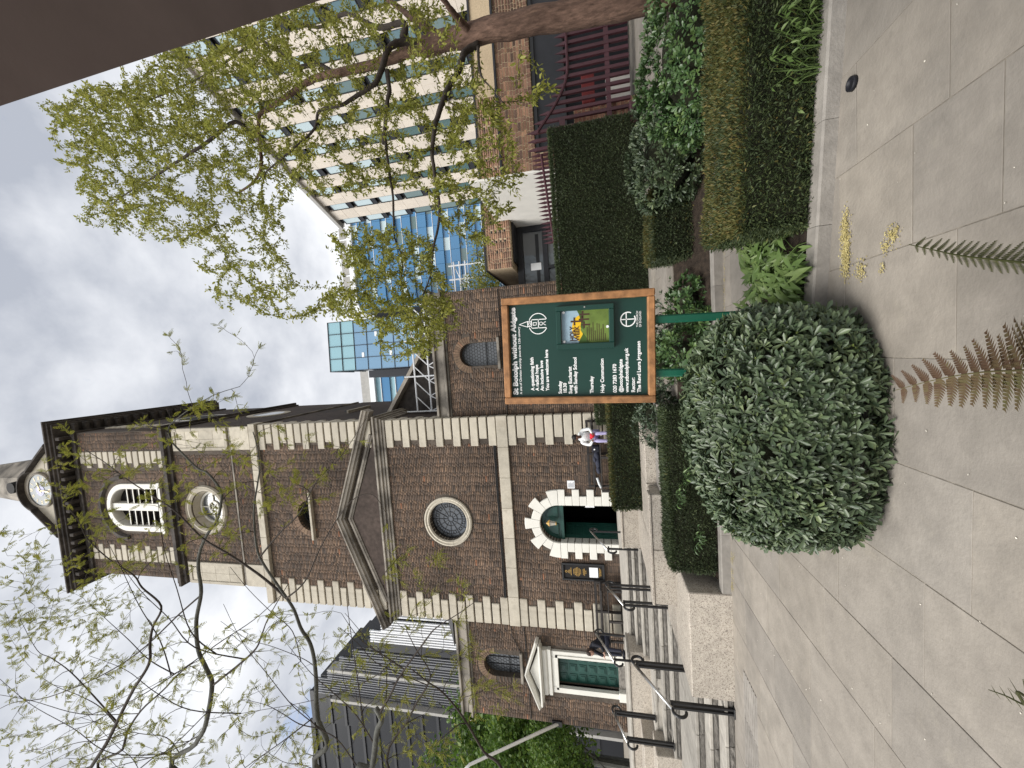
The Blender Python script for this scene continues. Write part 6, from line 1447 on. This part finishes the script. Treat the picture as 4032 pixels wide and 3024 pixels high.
PB = [(0, 1120), (80, 1180), (260, 1200), (330, 1330), (500, 1350), (620, 1300), (800, 1370), (980, 1400), (1000, 1659), (0, 1659)]
PC = [(70, 930), (110, 1180), (250, 1230), (420, 1230), (560, 1150), (740, 1060), (800, 960), (560, 900), (480, 830), (300, 900), (200, 1010), (130, 900)]
lt.grow(targets(PB, 620, 4.4, .35, 3.6, 5.4)+targets(PC, 240, 4.4, .25, 3.8, 5.0)+targets([(800, 1180), (960, 1180), (1020, 1300), (1150, 1540), (1040, 1560), (840, 1340)], 75, 4.3, .3, 3.6, 5)+targets([(250, 1660), (250, 1900), (1100, 1900), (1100, 1660)], 60, 4.5, .4, 3.6, 5.4)+targets([(330, 690), (330, 780), (560, 760), (560, 690)], 5, 4.4, .1, 4.2, 4.6), .012, .03, .6)
lt.finish('twig')
def pinnate(P, Dn, n, L):
    """feathery leaves: rachis with paired leaflets"""
    parts = []; k = len(P); D0 = unit(Dn*.8+rv(k)*.75+np.array((0, 0, -.15))); N0 = unit(rv(k)*.7+np.array((0, 0, 1.))); B = unit(np.cross(N0, D0)); Ln = L*RNG.uniform(.6, 1.25, k); tone = RNG.beta(2, 2, k)
    for i in range(n):
        t_ = (i+.6)/n; q = P+D0*(Ln*t_)[:, None]-np.array((0, 0, 1.))*(Ln*t_*t_*.22)[:, None]
        sz = Ln*.23*(1-.45*abs(t_-.45)*2)
        for s in (-1, 1): parts.append(leaf_mesh(q, unit(D0*.55+B*s*.8+.2*rv(k)), N0+.3*rv(k), sz, sz*.55, 'diamond', np.clip(tone+RNG.normal(0, .1, k), 0, 1)))
    return parts
P, Dn = pos_along(lt.tw, .16, .3)
keep = RNG.random(len(P)) < .75; P, Dn = P[keep], Dn[keep]
parts = []
for c in range(4): parts += pinnate(P+rv(len(P))*.006, Dn, 7, .115 if c < 2 else .085)
leaf_obj('crown', parts, 'locust', lt.t)

def far_tree(label, base, h, cr_, n, leaf, matl='tree_green', group=None, squash=1.0, clumps=9):
    t = thing('leafy_tree', label, 'tree', base, group=group); x, y, z = base
    m = MB(); m.tube([(x, y, z), (x+.1, y, z+h*.35), (x, y+.1, z+h*.6)], [h*.022, h*.017, h*.01], 8)
    for i in range(7): a = i*2.1; m.tube([(x, y, z+h*(.3+.05*i)), (x+cr_*.6*math.cos(a), y+cr_*.6*math.sin(a), z+h*(.5+.06*i))], [h*.009, h*.003], 5)
    m.build('trunk', M['grey_bark'], t)
    P, N_ = [], []
    for i in range(clumps):
        a = i*2.4; rr = cr_*(.25+.55*random.random()); c = (x+rr*math.cos(a), y+rr*math.sin(a), z+h*(.42+.48*random.random())); q = cr_*random.uniform(.38, .6)
        p, nn = shell_pts(c, (q, q, q*.8*squash), n//clumps, -.9, .2, i); p = p+RNG.normal(0, q*.16, p.shape); P.append(p); N_.append(nn)
    P = np.concatenate(P); N_ = np.concatenate(N_); k = len(P); s = leaf*RNG.uniform(.6, 1.3, k)
    leaf_obj('crown', [leaf_mesh(P, unit(N_*.4+rv(k)), unit(N_*.6+rv(k)*.7+np.array((0, 0, .4))), s, s*.6, 'diamond', np.clip(RNG.beta(2, 2, k)+.2*wob(P, 1.3), 0, 1))], matl, t)
    return t
far_tree('tall green tree behind the left wing of the church', (-20.3, 18, 0), 12.5, 3.2, 12000, .24)
far_tree('bushy green tree at the far left beyond the granite terrace', (-17.2, 15.2, 0), 7.4, 2.3, 12000, .18, clumps=11)
far_tree('dark green shrubby tree at the left end of the granite terrace', (-15.6, 13.2, .2), 4.3, 1.5, 9000, .12, clumps=11)
far_tree('young pale green tree between the church wing and the glazed pavilion', (at(1930, 1065, 19).x, 19, 0), at(1800, 1065, 19).z+.3, 1.5, 5000, .13, 'maple')
hedge('dark yew hedge at the left end of the granite terrace', (-14.5, 9.0), (4.0, 0), (0, 1.2), .9, 1.95, 5000, .06, .02, ('yew_mid', 'yew_mid')) if False else None

# ---- ferns in the foreground
def fern(label, pts, matl, L0, npin, droop, group=None):
    """one arching frond: rachis with toothed pinnae"""
    P = smooth(pts, 8); k = len(P); t = thing('fern_frond', label, 'fern', P[0], group=group)
    cum = [0]
    for a, b in zip(P, P[1:]): cum.append(cum[-1]+(b-a).length)
    tot = cum[-1]; m = MB(); m.tube(P, [.0045+(.0012-.0045)*i/(k-1) for i in range(k)], 6); m.build('rachis', M[matl], t)
    for i in range(npin):
        s = (.12+.87*(i+.5)/npin); d = s*tot; j = max(q for q in range(k-1) if cum[q] <= d); f = (d-cum[j])/max(1e-6, cum[j+1]-cum[j]); p = P[j].lerp(P[j+1], f); tg = (P[j+1]-P[j]).normalized()
        side0 = tg.cross(Vector((0, -.35, 1))).normalized(); ln = L0*(math.sin(PI*min(1, (1-s)*.62+.09))**.8)
        for sd in (-1, 1):
            side = (side0*sd+tg*.42+Vector((0, 0, -droop))*1.0).normalized(); nrm = side.cross(tg).normalized()*sd
            lv = ln*random.uniform(.82, 1.1); curl = random.uniform(-.1, .35); mm = MB(); nt_ = 11
            bend = tg*.3+Vector((0, 0, -.5*curl))
            R_ = [p+side*(lv*u)+bend*(lv*u*u*.35) for u in np.linspace(0, 1, nt_+1)]
            for q in range(nt_):
                a, b = R_[q], R_[q+1]; dd = (b-a).normalized(); sn = nrm.cross(dd).normalized(); wv = lv*.24*(1-.8*(q/nt_)**1.4)*(.7 if q == 0 else 1)
                for e in (-1, 1):
                    mm.add([a, a.lerp(b, .55)+sn*e*wv*.8+nrm*wv*.15, a.lerp(b, .95)+sn*e*wv+dd*wv*.35, b], [(0, 1, 2, 3)], random.random()*.35+.55*(s if matl == 'fern_red' else random.random()) if matl != 'fern_red' else min(1, max(0, 1.05-s+random.gauss(0, .12)-(.25 if sd > 0 else 0))))
            mm.build('pinna', M[matl], t)
    return t
def fpt(x, y, Y): return at(3200+.5424*x, 800+.5424*y, Y)
fern('drooping olive green fern frond arching over the paving', [(.52, .55, .55), fpt(1900, 470, 1.0), fpt(1534, 430, 1.22), fpt(1100, 385, 1.40), fpt(880, 340, 1.50), fpt(700, 300, 1.57)], 'fern', .085, 46, 1.0)
fern('rust and green fern frond spread flat towards the round shrub', [(-.10, .5, .62), fpt(1900, 1190, 1.05), fpt(1534, 1212, 1.25), fpt(1200, 1230, 1.42), fpt(900, 1280, 1.55), fpt(600, 1358, 1.68)], 'fern_red', .155, 26, .05)
fern('tip of a small green fern frond at the lower edge of the view', [(-.95, .5, .6), at(4100, 2790, 1.1), at(4032, 2775, 1.25), at(3960, 2740, 1.36), at(3893, 2716, 1.45)], 'fern', .045, 14, .2)
pt = thing('fern_trough', 'terracotta trough of ferns standing on the paving at the viewer side', 'planter', (-.1, .35, 0))
MB().box(-1.3, .9, .15, .5, 0, .34, .5, .015).build('trough', M['terracotta'], pt)
